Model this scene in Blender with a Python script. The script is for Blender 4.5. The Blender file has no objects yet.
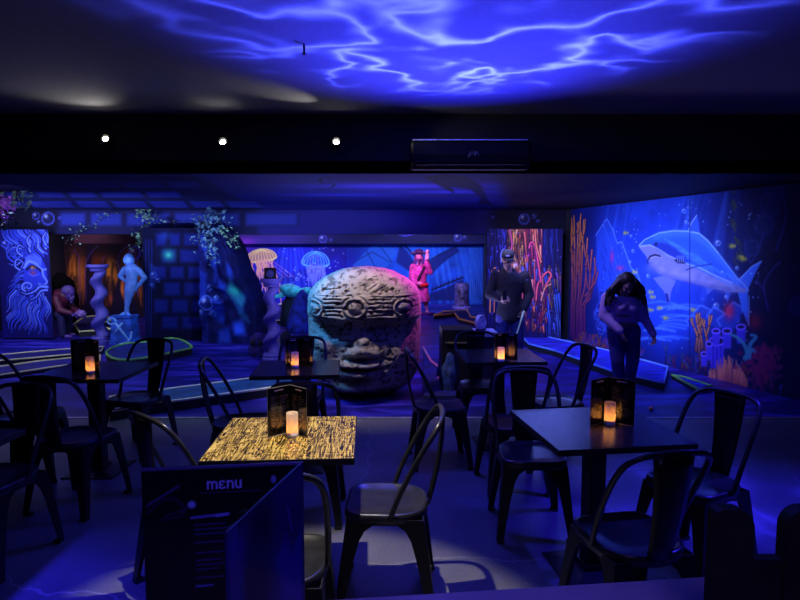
import bpy, bmesh, math, random
import numpy as np
from mathutils import Vector, Matrix
random.seed(4)
RNG = np.random.default_rng(11)
PI = math.pi
SC = bpy.context.scene
COL = SC.collection

# ------------------------------------------------------------------ camera
F, H = 590.0, 1.62
TH = math.atan(50.0 / F)
cam_d = bpy.data.cameras.new('camera')
cam = bpy.data.objects.new('camera', cam_d)
COL.objects.link(cam)
cam.location = (0, 0, H)
cam.rotation_euler = (PI / 2 - TH, 0, 0)
cam_d.sensor_fit = 'HORIZONTAL'
cam_d.sensor_width = 36.0
cam_d.lens = F / 800.0 * 36.0
cam_d.clip_start = 0.02
cam_d.clip_end = 100
SC.camera = cam

def ray(px, py):
    u = (px - 400.0) / F
    v = (300.0 - py) / F
    c, s = math.cos(TH), math.sin(TH)
    return np.array([u, c + v * s, -s + v * c])
def at_h(px, py, h=0.0):
    d = ray(px, py); t = (h - H) / d[2]
    return Vector((d[0] * t, d[1] * t, h))
def at_y(px, py, Y):
    d = ray(px, py); t = Y / d[1]
    return Vector((d[0] * t, Y, H + d[2] * t))

# ------------------------------------------------------------------ objects
def lin(c):
    c = np.asarray(c, dtype=float)
    return np.where(c <= 0.04045, c / 12.92, ((c + 0.055) / 1.055) ** 2.4)
def S(r, g, b):
    return tuple(lin(np.array([r, g, b]) / 255.0))

def tag(o, label, cat, group=None):
    o['label'] = label; o['category'] = cat
    if group: o['group'] = group
    return o
def thing(name, label, cat, loc=(0, 0, 0), rz=0.0, group=None):
    o = bpy.data.objects.new(name, None)
    o.empty_display_size = 0.05
    COL.objects.link(o)
    o.location = loc; o.rotation_euler = (0, 0, rz)
    return tag(o, label, cat, group)
def link(name, me, m=None, parent=None, smooth=False):
    o = bpy.data.objects.new(name, me)
    COL.objects.link(o)
    if m is not None:
        me.materials.clear(); me.materials.append(m)
    if parent is not None: o.parent = parent
    if smooth:
        me.polygons.foreach_set('use_smooth', [True] * len(me.polygons))
    return o
def obj(name, bm, m=None, parent=None, smooth=False, bevel=0):
    me = bpy.data.meshes.new(name)
    bmesh.ops.recalc_face_normals(bm, faces=bm.faces)
    bm.to_mesh(me); bm.free()
    o = link(name, me, m, parent, smooth)
    if bevel:
        md = o.modifiers.new('bevel', 'BEVEL'); md.width = bevel; md.segments = 2; md.limit_method = 'ANGLE'
    return o
def struct(name, bm, m, smooth=False):
    o = obj(name, bm, m, None, smooth); o['kind'] = 'structure'; return o
def copy_tree(o, parent=None):
    c = o.copy(); COL.objects.link(c)
    if parent is not None: c.parent = parent
    for ch in list(o.children): copy_tree(ch, c)
    return c

# ------------------------------------------------------------------ shapes
NB = bmesh.new
def box(bm, x0, x1, y0, y1, z0, z1, M=None):
    vs = [Vector((x, y, z)) for x in (x0, x1) for y in (y0, y1) for z in (z0, z1)]
    if M is not None: vs = [M @ v for v in vs]
    v = [bm.verts.new(p) for p in vs]
    for f in ((0, 1, 3, 2), (4, 6, 7, 5), (0, 4, 5, 1), (2, 3, 7, 6), (0, 2, 6, 4), (1, 5, 7, 3)):
        bm.faces.new([v[i] for i in f])
    return bm
def loft(bm, rings, cap=True, closed=True):
    rs = [[bm.verts.new(p) for p in r] for r in rings]
    n = len(rs[0])
    for a, b in zip(rs, rs[1:]):
        for i in range(n if closed else n - 1):
            j = (i + 1) % n
            bm.faces.new((a[i], a[j], b[j], b[i]))
    if cap:
        bm.faces.new(rs[0][::-1]); bm.faces.new(rs[-1])
    return rs
def ring(c, r, n=16, ry=None, ang=0.0):
    ry = r if ry is None else ry
    return [Vector((c[0] + r * math.cos(ang + 2 * PI * i / n), c[1] + ry * math.sin(ang + 2 * PI * i / n), c[2])) for i in range(n)]
def lathe(bm, prof, n=20, c=(0, 0, 0), cap=True):
    return loft(bm, [ring((c[0], c[1], c[2] + z), max(r, 1e-4), n) for r, z in prof], cap)
def smoothpts(pts, k=6, closed=False):
    P = [np.array(p, float) for p in pts]
    n = len(P); out = []
    rng = range(n if closed else n - 1)
    for i in rng:
        if closed: p0, p1, p2, p3 = P[(i - 1) % n], P[i], P[(i + 1) % n], P[(i + 2) % n]
        else: p0, p1, p2, p3 = P[max(i - 1, 0)], P[i], P[i + 1], P[min(i + 2, n - 1)]
        for t in np.arange(k) / k:
            out.append(.5 * (2 * p1 + (p2 - p0) * t + (2 * p0 - 5 * p1 + 4 * p2 - p3) * t * t + (3 * p1 - p0 - 3 * p2 + p3) * t ** 3))
    if not closed: out.append(P[-1])
    return out
def tube(bm, pts, r, n=8, cap=True, rs=None, closed=False):
    P = [Vector(p) for p in pts]
    m = len(P); rings = []
    up = None
    for i, p in enumerate(P):
        if closed: t = P[(i + 1) % m] - P[(i - 1) % m]
        else: t = P[min(i + 1, m - 1)] - P[max(i - 1, 0)]
        t.normalize()
        if up is None:
            up = t.orthogonal().normalized()
        else:
            up = (up - t * up.dot(t))
            up = up.normalized() if up.length > 1e-6 else t.orthogonal().normalized()
        w = t.cross(up)
        rr = rs[i] if rs is not None else r
        rings.append([p + (up * math.cos(2 * PI * k / n) + w * math.sin(2 * PI * k / n)) * rr for k in range(n)])
    if closed: rings.append(rings[0]); cap = False
    return loft(bm, rings, cap)
def prism(bm, pts, z0, z1):
    a = [bm.verts.new((p[0], p[1], z0)) for p in pts]
    b = [bm.verts.new((p[0], p[1], z1)) for p in pts]
    n = len(pts)
    bm.faces.new(a[::-1]); bm.faces.new(b)
    for i in range(n):
        bm.faces.new((a[i], a[(i + 1) % n], b[(i + 1) % n], b[i]))
def ball(bm, c, rx, ry=None, rz=None, nu=16, nv=10, R=None):
    ry = rx if ry is None else ry; rz = rx if rz is None else rz
    rings = []
    for j in range(nv + 1):
        a = -PI / 2 + PI * j / nv
        cr = max(math.cos(a), 1e-3)
        rg = []
        for i in range(nu):
            v = Vector((rx * cr * math.cos(2 * PI * i / nu), ry * cr * math.sin(2 * PI * i / nu), rz * math.sin(a)))
            if R is not None: v = R @ v
            rg.append(v + Vector(c))
        rings.append(rg)
    loft(bm, rings)
def capsule(bm, p0, r0, p1, r1, n=14, flat=1.0):
    p0, p1 = Vector(p0), Vector(p1)
    t = (p1 - p0)
    L = t.length
    t = t.normalized() if L > 1e-6 else Vector((0, 0, 1))
    ref = Vector((0, 1, 0)) if abs(t.y) < .9 else Vector((1, 0, 0))
    w = t.cross(ref).normalized(); u = w.cross(t)
    rings = []
    for p, r, sgn in ((p0, r0, -1), (p1, r1, 1)):
        for k in range(5):
            a = (PI / 2) * (1 - k / 4) if sgn < 0 else (PI / 2) * (k / 4)
            cr, h = max(math.cos(a), .02) * r, math.sin(a) * r * sgn
            rings.append([p + t * h + (w * math.cos(2 * PI * i / n) + u * math.sin(2 * PI * i / n) * flat) * cr for i in range(n)])
    loft(bm, rings)
def fuse(bm, voxel=.012, it=6, dens=None):
    me = bpy.data.meshes.new('fuse')
    bmesh.ops.recalc_face_normals(bm, faces=bm.faces)
    bm.to_mesh(me); bm.free()
    o = bpy.data.objects.new('fuse', me); COL.objects.link(o)
    md = o.modifiers.new('r', 'REMESH'); md.mode = 'VOXEL'; md.voxel_size = voxel
    if it:
        ms = o.modifiers.new('s', 'SMOOTH'); ms.iterations = it; ms.factor = .5
    dg = bpy.context.evaluated_depsgraph_get(); dg.update()
    out = bpy.data.meshes.new_from_object(o.evaluated_get(dg))
    bpy.data.objects.remove(o); bpy.data.meshes.remove(me)
    out.polygons.foreach_set('use_smooth', [True] * len(out.polygons))
    return out
def grid_mesh(name, co, colr=None):
    """co: (ny,nx,3) array of points, colr: (ny,nx,3) linear colours"""
    ny, nx = co.shape[:2]
    me = bpy.data.meshes.new(name)
    idx = np.arange(ny * nx).reshape(ny, nx)
    q = np.stack([idx[:-1, :-1], idx[:-1, 1:], idx[1:, 1:], idx[1:, :-1]], -1).reshape(-1, 4)
    me.vertices.add(ny * nx); me.vertices.foreach_set('co', co.reshape(-1).astype(np.float32))
    me.loops.add(q.size); me.loops.foreach_set('vertex_index', q.reshape(-1).astype(np.int32))
    me.polygons.add(len(q))
    me.polygons.foreach_set('loop_start', (np.arange(len(q)) * 4).astype(np.int32))
    me.update(calc_edges=True); me.validate()
    if colr is not None:
        ca = me.color_attributes.new('paint', 'FLOAT_COLOR', 'POINT')
        full = np.ones((ny * nx, 4), np.float32); full[:, :3] = colr.reshape(-1, 3)
        ca.data.foreach_set('color', full.reshape(-1))
    return me
def solidify(o, t, off=1.0):
    md = o.modifiers.new('thick', 'SOLIDIFY'); md.thickness = t; md.offset = off

# ------------------------------------------------------------------ materials
def new_mat(name):
    m = bpy.data.materials.new(name); m.use_nodes = True
    nt = m.node_tree
    b = nt.nodes['Principled BSDF']
    return m, nt, b
def N(nt, typ, **kw):
    n = nt.nodes.new(typ)
    for k, v in kw.items():
        if k in n.inputs: n.inputs[k].default_value = v
        else: setattr(n, k, v)
    return n
def mat(name, col, rough=.6, metal=0.0, var=.25, scale=12.0, bump=0.0, spec=.5, col2=None, detail=4.0, stretch=None):
    m, nt, b = new_mat(name)
    tc = N(nt, 'ShaderNodeTexCoord')
    nz = N(nt, 'ShaderNodeTexNoise', Scale=scale, Detail=detail)
    if stretch:
        mp = N(nt, 'ShaderNodeMapping'); mp.inputs['Scale'].default_value = stretch
        nt.links.new(tc.outputs['Object'], mp.inputs['Vector']); nt.links.new(mp.outputs['Vector'], nz.inputs['Vector'])
    else:
        nt.links.new(tc.outputs['Object'], nz.inputs['Vector'])
    cr = N(nt, 'ShaderNodeValToRGB')
    c1 = tuple(max(0, c * (1 - var)) for c in col); c2 = col2 or tuple(min(1, c * (1 + var)) for c in col)
    cr.color_ramp.elements[0].color = (*c1, 1); cr.color_ramp.elements[1].color = (*c2, 1)
    cr.color_ramp.elements[0].position = .35; cr.color_ramp.elements[1].position = .65
    nt.links.new(nz.outputs['Fac'], cr.inputs['Fac'])
    nt.links.new(cr.outputs['Color'], b.inputs['Base Color'])
    b.inputs['Roughness'].default_value = rough; b.inputs['Metallic'].default_value = metal
    b.inputs['Specular IOR Level'].default_value = spec
    if bump:
        bp = N(nt, 'ShaderNodeBump', Strength=bump, Distance=.02)
        nt.links.new(nz.outputs['Fac'], bp.inputs['Height']); nt.links.new(bp.outputs['Normal'], b.inputs['Normal'])
    return m
def mat_paint(name, rough=.7, spec=.2, bump=0.0, scale=60):
    m, nt, b = new_mat(name)
    a = N(nt, 'ShaderNodeVertexColor'); a.layer_name = 'paint'
    tc = N(nt, 'ShaderNodeTexCoord')
    nz = N(nt, 'ShaderNodeTexNoise', Scale=scale, Detail=3.0)
    nt.links.new(tc.outputs['Object'], nz.inputs['Vector'])
    mr = N(nt, 'ShaderNodeMapRange'); mr.inputs['To Min'].default_value = .86; mr.inputs['To Max'].default_value = 1.14
    nt.links.new(nz.outputs['Fac'], mr.inputs['Value'])
    mx = N(nt, 'ShaderNodeVectorMath', operation='SCALE')
    nt.links.new(a.outputs['Color'], mx.inputs[0]); nt.links.new(mr.outputs['Result'], mx.inputs['Scale'])
    nt.links.new(mx.outputs['Vector'], b.inputs['Base Color'])
    b.inputs['Roughness'].default_value = rough; b.inputs['Specular IOR Level'].default_value = spec
    if bump:
        bp = N(nt, 'ShaderNodeBump', Strength=bump, Distance=.02)
        nt.links.new(nz.outputs['Fac'], bp.inputs['Height']); nt.links.new(bp.outputs['Normal'], b.inputs['Normal'])
    return m
def mat_emit(name, col, strength):
    m, nt, b = new_mat(name)
    b.inputs['Base Color'].default_value = (*col, 1)
    b.inputs['Emission Color'].default_value = (*col, 1)
    b.inputs['Emission Strength'].default_value = strength
    return m

# ------------------------------------------------------------------ noise + painter
def vnoise(h, w, cells, octaves=4, rng=RNG):
    out = np.zeros((h, w)); amp = 1.0; tot = 0
    for o in range(octaves):
        cy = max(2, int(round(cells[0] * 2 ** o))); cx = max(2, int(round(cells[1] * 2 ** o)))
        g = rng.random((cy + 2, cx + 2))
        y = np.linspace(0, cy, h); x = np.linspace(0, cx, w)
        yi = np.minimum(y.astype(int), cy - 1 + 1); xi = np.minimum(x.astype(int), cx - 1 + 1)
        fy = (y - yi)[:, None]; fx = (x - xi)[None, :]
        fy = fy * fy * (3 - 2 * fy); fx = fx * fx * (3 - 2 * fx)
        a = g[np.ix_(yi, xi)]; b = g[np.ix_(yi, xi + 1)]; c = g[np.ix_(yi + 1, xi)]; d = g[np.ix_(yi + 1, xi + 1)]
        out += amp * ((a * (1 - fx) + b * fx) * (1 - fy) + (c * (1 - fx) + d * fx) * fy)
        tot += amp; amp *= .5
    return out / tot

class Paint:
    """Canvas over a rectangle (O + s*A + t*B). Colours are sRGB 0-255, points come through map()."""
    def __init__(s, O, A, B, W, Ht, ppm, base, mapper=None):
        s.O, s.A, s.B, s.W, s.Ht = np.array(O, float), np.array(A, float), np.array(B, float), W, Ht
        s.nx, s.ny = int(W * ppm) + 1, int(Ht * ppm) + 1
        s.kx, s.ky = (s.nx - 1) / W, (s.ny - 1) / Ht
        s.a = np.zeros((s.ny, s.nx, 3)) + np.array(base, float)
        s.Nn = np.cross(s.A, s.B)
        s.custom = mapper
        s.u = 1.0
    def unit(s, px, py):
        a = np.array(s.map(px - 1, py)); b = np.array(s.map(px + 1, py))
        s.u = np.hypot(*(b - a)) / 2
    def map(s, px, py):
        if s.custom == 'm': return px * s.kx, py * s.ky
        d = ray(px, py); o = np.array([0, 0, H])
        t = np.dot(s.O - o, s.Nn) / np.dot(d, s.Nn)
        p = o + d * t - s.O
        return np.dot(p, s.A) * s.kx, np.dot(p, s.B) * s.ky
    def pts(s, P): return np.array([s.map(*p) for p in P])
    def region(s, Q, pad):
        x0 = max(int(Q[:, 0].min() - pad), 0); x1 = min(int(Q[:, 0].max() + pad) + 2, s.nx)
        y0 = max(int(Q[:, 1].min() - pad), 0); y1 = min(int(Q[:, 1].max() + pad) + 2, s.ny)
        if x1 <= x0 or y1 <= y0: return None
        yy, xx = np.mgrid[y0:y1, x0:x1].astype(float)
        return x0, x1, y0, y1, xx, yy
    def comp(s, R, al, col, mode):
        x0, x1, y0, y1 = R[:4]
        d = s.a[y0:y1, x0:x1]
        col = np.array(col, float)
        al = al[..., None]
        if mode == 'add': d += al * col
        else: d += al * (col - d)
    @staticmethod
    def segd(xx, yy, Q, W=None):
        D = np.full(xx.shape, 1e9); T = np.zeros(xx.shape)
        n = len(Q) - 1
        for i in range(n):
            ax, ay = Q[i]; bx, by = Q[i + 1]
            dx, dy = bx - ax, by - ay
            L = dx * dx + dy * dy + 1e-9
            t = np.clip(((xx - ax) * dx + (yy - ay) * dy) / L, 0, 1)
            d = np.hypot(xx - ax - t * dx, yy - ay - t * dy)
            m = d < D
            D = np.where(m, d, D); T = np.where(m, (i + t) / n, T)
        return D, T
    def stroke(s, P, w, col, al=1.0, soft=.6, w1=None, mode='n', col1=None, sm=0):
        if sm: P = smoothpts(P, sm)
        Q = s.pts(P)
        w1 = w if w1 is None else w1
        pad = (max(w, w1) + soft * 2) * s.u + 1
        R = s.region(Q, pad)
        if R is None: return
        D, T = s.segd(R[4], R[5], Q)
        wid = (w + (w1 - w) * T) * s.u / 2
        A = np.clip((wid + .5 * soft * s.u - D) / (soft * s.u + 1e-6), 0, 1) * al
        if soft > 1.5: A = A * A * (3 - 2 * A)
        if col1 is not None:
            x0, x1, y0, y1 = R[:4]
            c = np.array(col, float) + (np.array(col1, float) - np.array(col, float)) * T[..., None]
            d = s.a[y0:y1, x0:x1]
            if mode == 'add': d += A[..., None] * c
            else: d += A[..., None] * (c - d)
        else: s.comp(R, A, col, mode)
    def poly(s, P, col, al=1.0, soft=.8, mode='n', sm=0, tex=None):
        if sm: P = smoothpts(P, sm, True)
        Q = s.pts(P)
        pad = soft * s.u * 1.5 + 1
        R = s.region(Q, pad)
        if R is None: return
        xx, yy = R[4], R[5]
        ins = np.zeros(xx.shape, bool)
        n = len(Q)
        for i in range(n):
            ax, ay = Q[i]; bx, by = Q[(i + 1) % n]
            if ay == by: continue
            c = ((ay > yy) != (by > yy)) & (xx < (bx - ax) * (yy - ay) / (by - ay) + ax)
            ins ^= c
        D, _ = s.segd(xx, yy, np.vstack([Q, Q[:1]]))
        sd = np.where(ins, D, -D)
        A = np.clip(.5 + sd / (soft * s.u + 1e-6), 0, 1) * al
        if tex is not None: A = A * tex(*A.shape)
        s.comp(R, A, col, mode)
    def blob(s, px, py, rx, ry, col, al=1.0, p=2.0, mode='n', rot=0.0):
        q = np.array([s.map(px, py)])
        R = s.region(q, 2.6 * max(rx, ry) * s.u)
        if R is None: return
        X = (R[4] - q[0, 0]) / s.u; Y = (R[5] - q[0, 1]) / s.u
        c, n_ = math.cos(rot), math.sin(rot)
        d = np.hypot((X * c + Y * n_) / rx, (-X * n_ + Y * c) / ry)
        s.comp(R, np.exp(-d ** p) * al, col, mode)
    def circ(s, px, py, r, w, col, al=1.0, ry=None, soft=.6):
        ry = r if ry is None else ry
        s.stroke([(px + r * math.cos(a), py + ry * math.sin(a)) for a in np.linspace(0, 2 * PI, 20)], w, col, al, soft)
    def bubble(s, px, py, r, col=(110, 120, 235)):
        s.blob(px, py, r * .8, r * .8, col, .25)
        s.circ(px, py, r, max(.5, r * .22), col, .75)
        s.blob(px - r * .35, py - r * .4, r * .3, r * .3, (200, 210, 255), .8)
    def noise(s, cells, amt, oct=4, mode='mul'):
        n = vnoise(s.ny, s.nx, cells, oct) - .5
        if mode == 'mul': s.a *= (1 + amt * 2 * n)[..., None]
        else: s.a += np.array(amt, float) * (2 * n)[..., None]
    def mesh(s, name, gain=1.3):
        x = np.linspace(0, s.W, s.nx); y = np.linspace(0, s.Ht, s.ny)
        co = s.O + x[None, :, None] * s.A + y[:, None, None] * s.B
        c = np.clip(lin(np.clip(s.a, 0, 255) / 255.0) * gain, .0015, .92)
        return grid_mesh(name, co, c)
# ================================================================== SETTING
M_black = mat('black_paint', (.012, .012, .016), .7, bump=.1, scale=40)
M_dark = mat('dark_navy_paint', (.012, .013, .035), .75, scale=3)
M_ceil = mat('matt_ceiling_paint', (.20, .20, .22), .9, var=.06, scale=30, bump=.05)
MP = mat_paint('mural_paint')
MPg = mat_paint('gloss_mural_paint', .35, .4)
MPr = mat_paint('rough_painted_stone', .85, .15, .5, 14)

YS = 5.6
ZC = at_y(400, 172, YS).z           # low painted ceiling
ZD = at_y(300, 114, YS).z           # dining ceiling
YB = at_h(400, 210, ZC).y           # painted beam
ZB = at_y(400, 234, YB).z
YBK = 17.5
RW0 = np.array([at_y(569, 300, 10.58).x, 10.58, 0.0]); RWA = np.array([.29, -1.0, 0]); RWA /= np.linalg.norm(RWA)
YT = at_h(430, 418, 0).y            # where the cafe floor meets the course floor

# floor: concrete in the cafe, painted sea floor on the course
m, nt, b = new_mat('floor_concrete_and_painted_course')
tc = N(nt, 'ShaderNodeTexCoord'); sp = N(nt, 'ShaderNodeSeparateXYZ'); nt.links.new(tc.outputs['Object'], sp.inputs[0])
gt = N(nt, 'ShaderNodeMath', operation='GREATER_THAN'); gt.inputs[1].default_value = YT; nt.links.new(sp.outputs['Y'], gt.inputs[0])
n1 = N(nt, 'ShaderNodeTexNoise', Scale=2.2, Detail=8.0); nt.links.new(tc.outputs['Object'], n1.inputs['Vector'])
n1b = N(nt, 'ShaderNodeTexNoise', Scale=90.0, Detail=3.0); nt.links.new(tc.outputs['Object'], n1b.inputs['Vector'])
mxn = N(nt, 'ShaderNodeMix', data_type='FLOAT'); mxn.inputs['Factor'].default_value = .45
nt.links.new(n1.outputs['Fac'], mxn.inputs[2]); nt.links.new(n1b.outputs['Fac'], mxn.inputs[3])
r1 = N(nt, 'ShaderNodeValToRGB'); r1.color_ramp.elements[0].color = (.07, .07, .09, 1); r1.color_ramp.elements[1].color = (.17, .17, .19, 1)
r1.color_ramp.elements[0].position = .35; r1.color_ramp.elements[1].position = .68
nt.links.new(mxn.outputs[0], r1.inputs['Fac'])
# fine cracks in the concrete
vo = N(nt, 'ShaderNodeTexVoronoi', Scale=.55); vo.feature = 'DISTANCE_TO_EDGE'
nzc = N(nt, 'ShaderNodeTexNoise', Scale=2.5, Detail=6.0); nt.links.new(tc.outputs['Object'], nzc.inputs['Vector'])
vm = N(nt, 'ShaderNodeVectorMath', operation='MULTIPLY_ADD'); vm.inputs[1].default_value = (.35, .35, 0)
nt.links.new(nzc.outputs['Color'], vm.inputs[0]); nt.links.new(tc.outputs['Object'], vm.inputs[2]); nt.links.new(vm.outputs[0], vo.inputs['Vector'])
lt = N(nt, 'ShaderNodeMath', operation='LESS_THAN'); lt.inputs[1].default_value = .0025; nt.links.new(vo.outputs['Distance'], lt.inputs[0])
mc = N(nt, 'ShaderNodeMix', data_type='RGBA'); mc.inputs[7].default_value = (.22, .22, .22, 1)
nt.links.new(lt.outputs[0], mc.inputs['Factor']); nt.links.new(r1.outputs['Color'], mc.inputs[6])
n2 = N(nt, 'ShaderNodeTexNoise', Scale=1.4, Detail=7.0, Distortion=1.6)
mp = N(nt, 'ShaderNodeMapping'); mp.inputs['Scale'].default_value = (.55, 1.6, 1)
nt.links.new(tc.outputs['Object'], mp.inputs['Vector']); nt.links.new(mp.outputs['Vector'], n2.inputs['Vector'])
r2 = N(nt, 'ShaderNodeValToRGB')
for pos, c in ((.30, S(14, 10, 80)), (.5, S(26, 22, 130)), (.62, S(60, 50, 190)), (.75, S(95, 90, 225))):
    e = r2.color_ramp.elements.new(pos); e.color = (*c, 1)
r2.color_ramp.elements.remove(r2.color_ramp.elements[0]); r2.color_ramp.elements.remove(r2.color_ramp.elements[-1])
nt.links.new(n2.outputs['Fac'], r2.inputs['Fac'])
mx = N(nt, 'ShaderNodeMix', data_type='RGBA')
nt.links.new(gt.outputs[0], mx.inputs['Factor']); nt.links.new(mc.outputs[2], mx.inputs[6]); nt.links.new(r2.outputs['Color'], mx.inputs[7])
nt.links.new(mx.outputs[2], b.inputs['Base Color']); b.inputs['Roughness'].default_value = .42
b.inputs['Specular IOR Level'].default_value = .35
struct('floor', box(NB(), -8.2, 7.5, -2.2, 18, -.1, 0), m)
M_strip = mat('transition_strip_metal', (.45, .45, .5), .45, .6)
struct('trim_1', box(NB(), -7.9, 4.2, YT - .02, YT + .02, 0, .006), M_strip)

struct('ceiling', box(NB(), -8.2, 7.5, -2.2, YS + .02, ZD, ZD + .1), M_ceil)
struct('trim_2', box(NB(), -8.2, 7.5, YS, YS + .12, ZC, ZD), M_black)
struct('wall_left', box(NB(), -8.2, -8.05, -2.2, 18, 0, 3.4), M_dark)
struct('wall_back', box(NB(), -8.2, 7.5, YBK + .1, YBK + .25, 0, 3.4), M_dark)
struct('wall_front', box(NB(), -8.2, 7.5, -2.3, -2.2, 0, 3.4), M_dark)
def wall_along(name, p0, p1, th, z1, m):
    p0, p1 = Vector((p0[0], p0[1], 0)), Vector((p1[0], p1[1], 0))
    d = (p1 - p0).normalized(); n = Vector((-d.y, d.x, 0)) * th
    bm = NB(); prism(bm, [p0, p1, p1 + n, p0 + n], 0, z1)
    return struct(name, bm, m)
wr_end = RW0 + RWA * 13.2
nrm = np.array([.96, .278, 0])
wall_along('wall_right', RW0 + nrm * .05 - RWA * .25, wr_end + nrm * .05, .12, 3.4, M_dark)
wall_along('wall_partition', (1.95, YB + .37), (2.46, YBK), -.1, ZC - .03, M_dark)

# low ceiling over the course, painted: stone blocks on the left, open water in the middle
W_, D_ = 12.2, YB - YS
pc = Paint((-8, YS, ZC), (1, 0, 0), (0, 1, 0), W_, D_, 45, (14, 18, 95)); pc.unit(350, 190)
pc.noise((5, 8), .35)
pc.blob(400, 186, 80, 22, (72, 66, 225), .85); pc.blob(340, 195, 60, 18, (40, 48, 175), .6); pc.blob(450, 192, 46, 16, (64, 58, 210), .7)
def blocks(cv, rows, seam=1.2, col=(34, 46, 150), edge=(10, 14, 60)):
    for (y0, y1, xs, skew) in rows:
        for x0, x1 in zip(xs, xs[1:]):
            P = [(x0 + seam, y0 + seam * .8), (x1 - seam, y0 + seam * .8), (x1 - seam + skew, y1 - seam * .8), (x0 + seam + skew, y1 - seam * .8)]
            cv.poly(P, edge, .9, 2.5)
            Q = [(x0 + seam * 2.4, y0 + seam * 1.8), (x1 - seam * 2.4, y0 + seam * 1.8), (x1 - seam * 2.4 + skew, y1 - seam * 1.8), (x0 + seam * 2.4 + skew, y1 - seam * 1.8)]
            cv.poly(Q, col, .75, 4)
pc.poly([(-60, 172), (190, 172), (262, 211), (-60, 211)], (8, 10, 50), .9, 8)
blocks(pc, [(189.5, 199.5, [-5, 32, 64, 96, 142, 180], 5), (199, 209.8, [-10, 24, 72, 108, 146, 186, 222, 260], 6)])
blocks(pc, [(180, 190, [70, 118, 164, 200], 4)], col=(20, 28, 100))
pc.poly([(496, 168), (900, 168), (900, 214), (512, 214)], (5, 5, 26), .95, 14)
# diving whale tail and sea snake silhouettes
pc.poly([(424, 177), (445, 174), (466, 176), (482, 186), (487, 199), (494, 205), (478, 204), (481, 198), (470, 189), (452, 187), (455, 194), (445, 189), (432, 182)], (9, 10, 48), .95, 1.2)
pc.stroke([(330, 177), (321, 179), (322, 183), (334, 184), (330, 188), (319, 190)], 2.6, (5, 6, 26), 1, sm=4)
for i in range(40):
    pc.stroke([(x := RNG.uniform(300, 460), y := RNG.uniform(176, 206)), (x + 3, y - .6)], .7, (90, 90, 220), .5)
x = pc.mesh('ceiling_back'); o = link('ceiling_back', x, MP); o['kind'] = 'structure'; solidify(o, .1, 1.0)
# painted beam
pb = Paint((-8, YB, ZB), (1, 0, 0), (0, 0, 1), 12.2, ZC - ZB, 50, (18, 20, 95)); pb.unit(350, 220)
pb.noise((2, 14), .25)
pb.blob(400, 220, 60, 12, (40, 38, 160), .7); pb.blob(290, 222, 60, 14, (28, 26, 120), .6)
pb.poly([(-40, 205), (258, 205), (258, 240), (-40, 240)], (9, 12, 60), .9, 6)
blocks(pb, [(211, 227.5, [58, 88, 124, 172, 218, 242], 0), (211, 227.5, [243, 300], 0)], col=(36, 52, 160))
pb.poly([(-40, 205), (57, 205), (57, 240), (-40, 240)], (7, 8, 36), 1, 3)
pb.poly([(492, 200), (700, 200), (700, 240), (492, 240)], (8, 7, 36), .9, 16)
for (bx, by, r) in ((36, 216, 3.4), (48, 218.6, 6), (39, 222, 1.4), (59.5, 218, 1.4), (524, 219, 5), (534, 216, 2), (538, 221, 1.3), (493, 217, 1)):
    pb.bubble(bx, by, r, (75, 85, 220))
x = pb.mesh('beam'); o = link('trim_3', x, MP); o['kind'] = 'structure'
struct('trim_4', box(NB(), -8, 4.1, YB + .01, YB + .35, ZB, ZC), M_dark)
struct('trim_5', box(NB(), -8, 4.1, YB + .35, 17.6, ZC - .02, ZC + .1), M_dark)
# dark header in front of the back murals, with painted bubbles
YH = 16.6
zh0, zh1 = at_y(400, 244, YH).z, at_y(400, 231, YH).z + .3
ph = Paint((-6.2, YH, zh0), (1, 0, 0), (0, 0, 1), 8.6, zh1 - zh0, 45, (12, 10, 62)); ph.unit(400, 240)
ph.noise((2, 10), .4)
ph.blob(245, 242, 14, 6, (120, 30, 160), .8); ph.blob(280, 240, 30, 8, (50, 20, 130), .6)  # purple glow at the left put into the header's colour
for (bx, by, r) in ((323, 239, 3.6), (331, 240, 1.2), (458, 237.6, 3.6), (465, 237.4, 1.5), (400, 234, 1)):
    ph.bubble(bx, by, r, (80, 80, 220))
ph.stroke([(386, 234.5), (398, 232), (404, 236), (414, 234), (424, 232)], 1.1, (80, 70, 220), .8, sm=4)
x = ph.mesh('header'); o = link('trim_6', x, MP); o['kind'] = 'structure'; solidify(o, .2, -1.0)

# ================================================================== MURALS
def put_mural(cv, name, label, cat='mural', depth=.03, gain=1.3, m=None, group=None):
    """one flat panel: its painted face and the board behind it"""
    n = cv.Nn / np.linalg.norm(cv.Nn)
    O = cv.O.copy()
    r = thing(name, label, cat, tuple(O), 0, group)
    cv.O = np.zeros(3)
    me = cv.mesh(name, gain); cv.O = O
    o = link('painted_face', me, m or MP, r)
    bm = NB()
    back = -n * depth
    A, B = cv.A * cv.W, cv.B * cv.Ht
    e = -n * .004
    vs = [Vector(e), Vector(A + e), Vector(A + B + e), Vector(B + e)]
    vb = [v + Vector(back) for v in vs]
    f = [bm.verts.new(v) for v in vs]; g = [bm.verts.new(v) for v in vb]
    bm.faces.new(f); bm.faces.new(g[::-1])
    for i in range(4): bm.faces.new((f[i], f[(i + 1) % 4], g[(i + 1) % 4], g[i]))
    obj('backing_board', bm, M_black, r)
    return r
def facing(px0, px1, ptop, pbot, Y, ppm, base, z0=None):
    a, b = at_y(px0, pbot, Y), at_y(px1, ptop, Y)
    z0 = max(.0, a.z) if z0 is None else z0
    cv = Paint((a.x, Y, z0), (1, 0, 0), (0, 0, 1), b.x - a.x, b.z - z0, ppm, base)
    cv.unit((px0 + px1) / 2, (ptop + pbot) / 2)
    return cv

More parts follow.
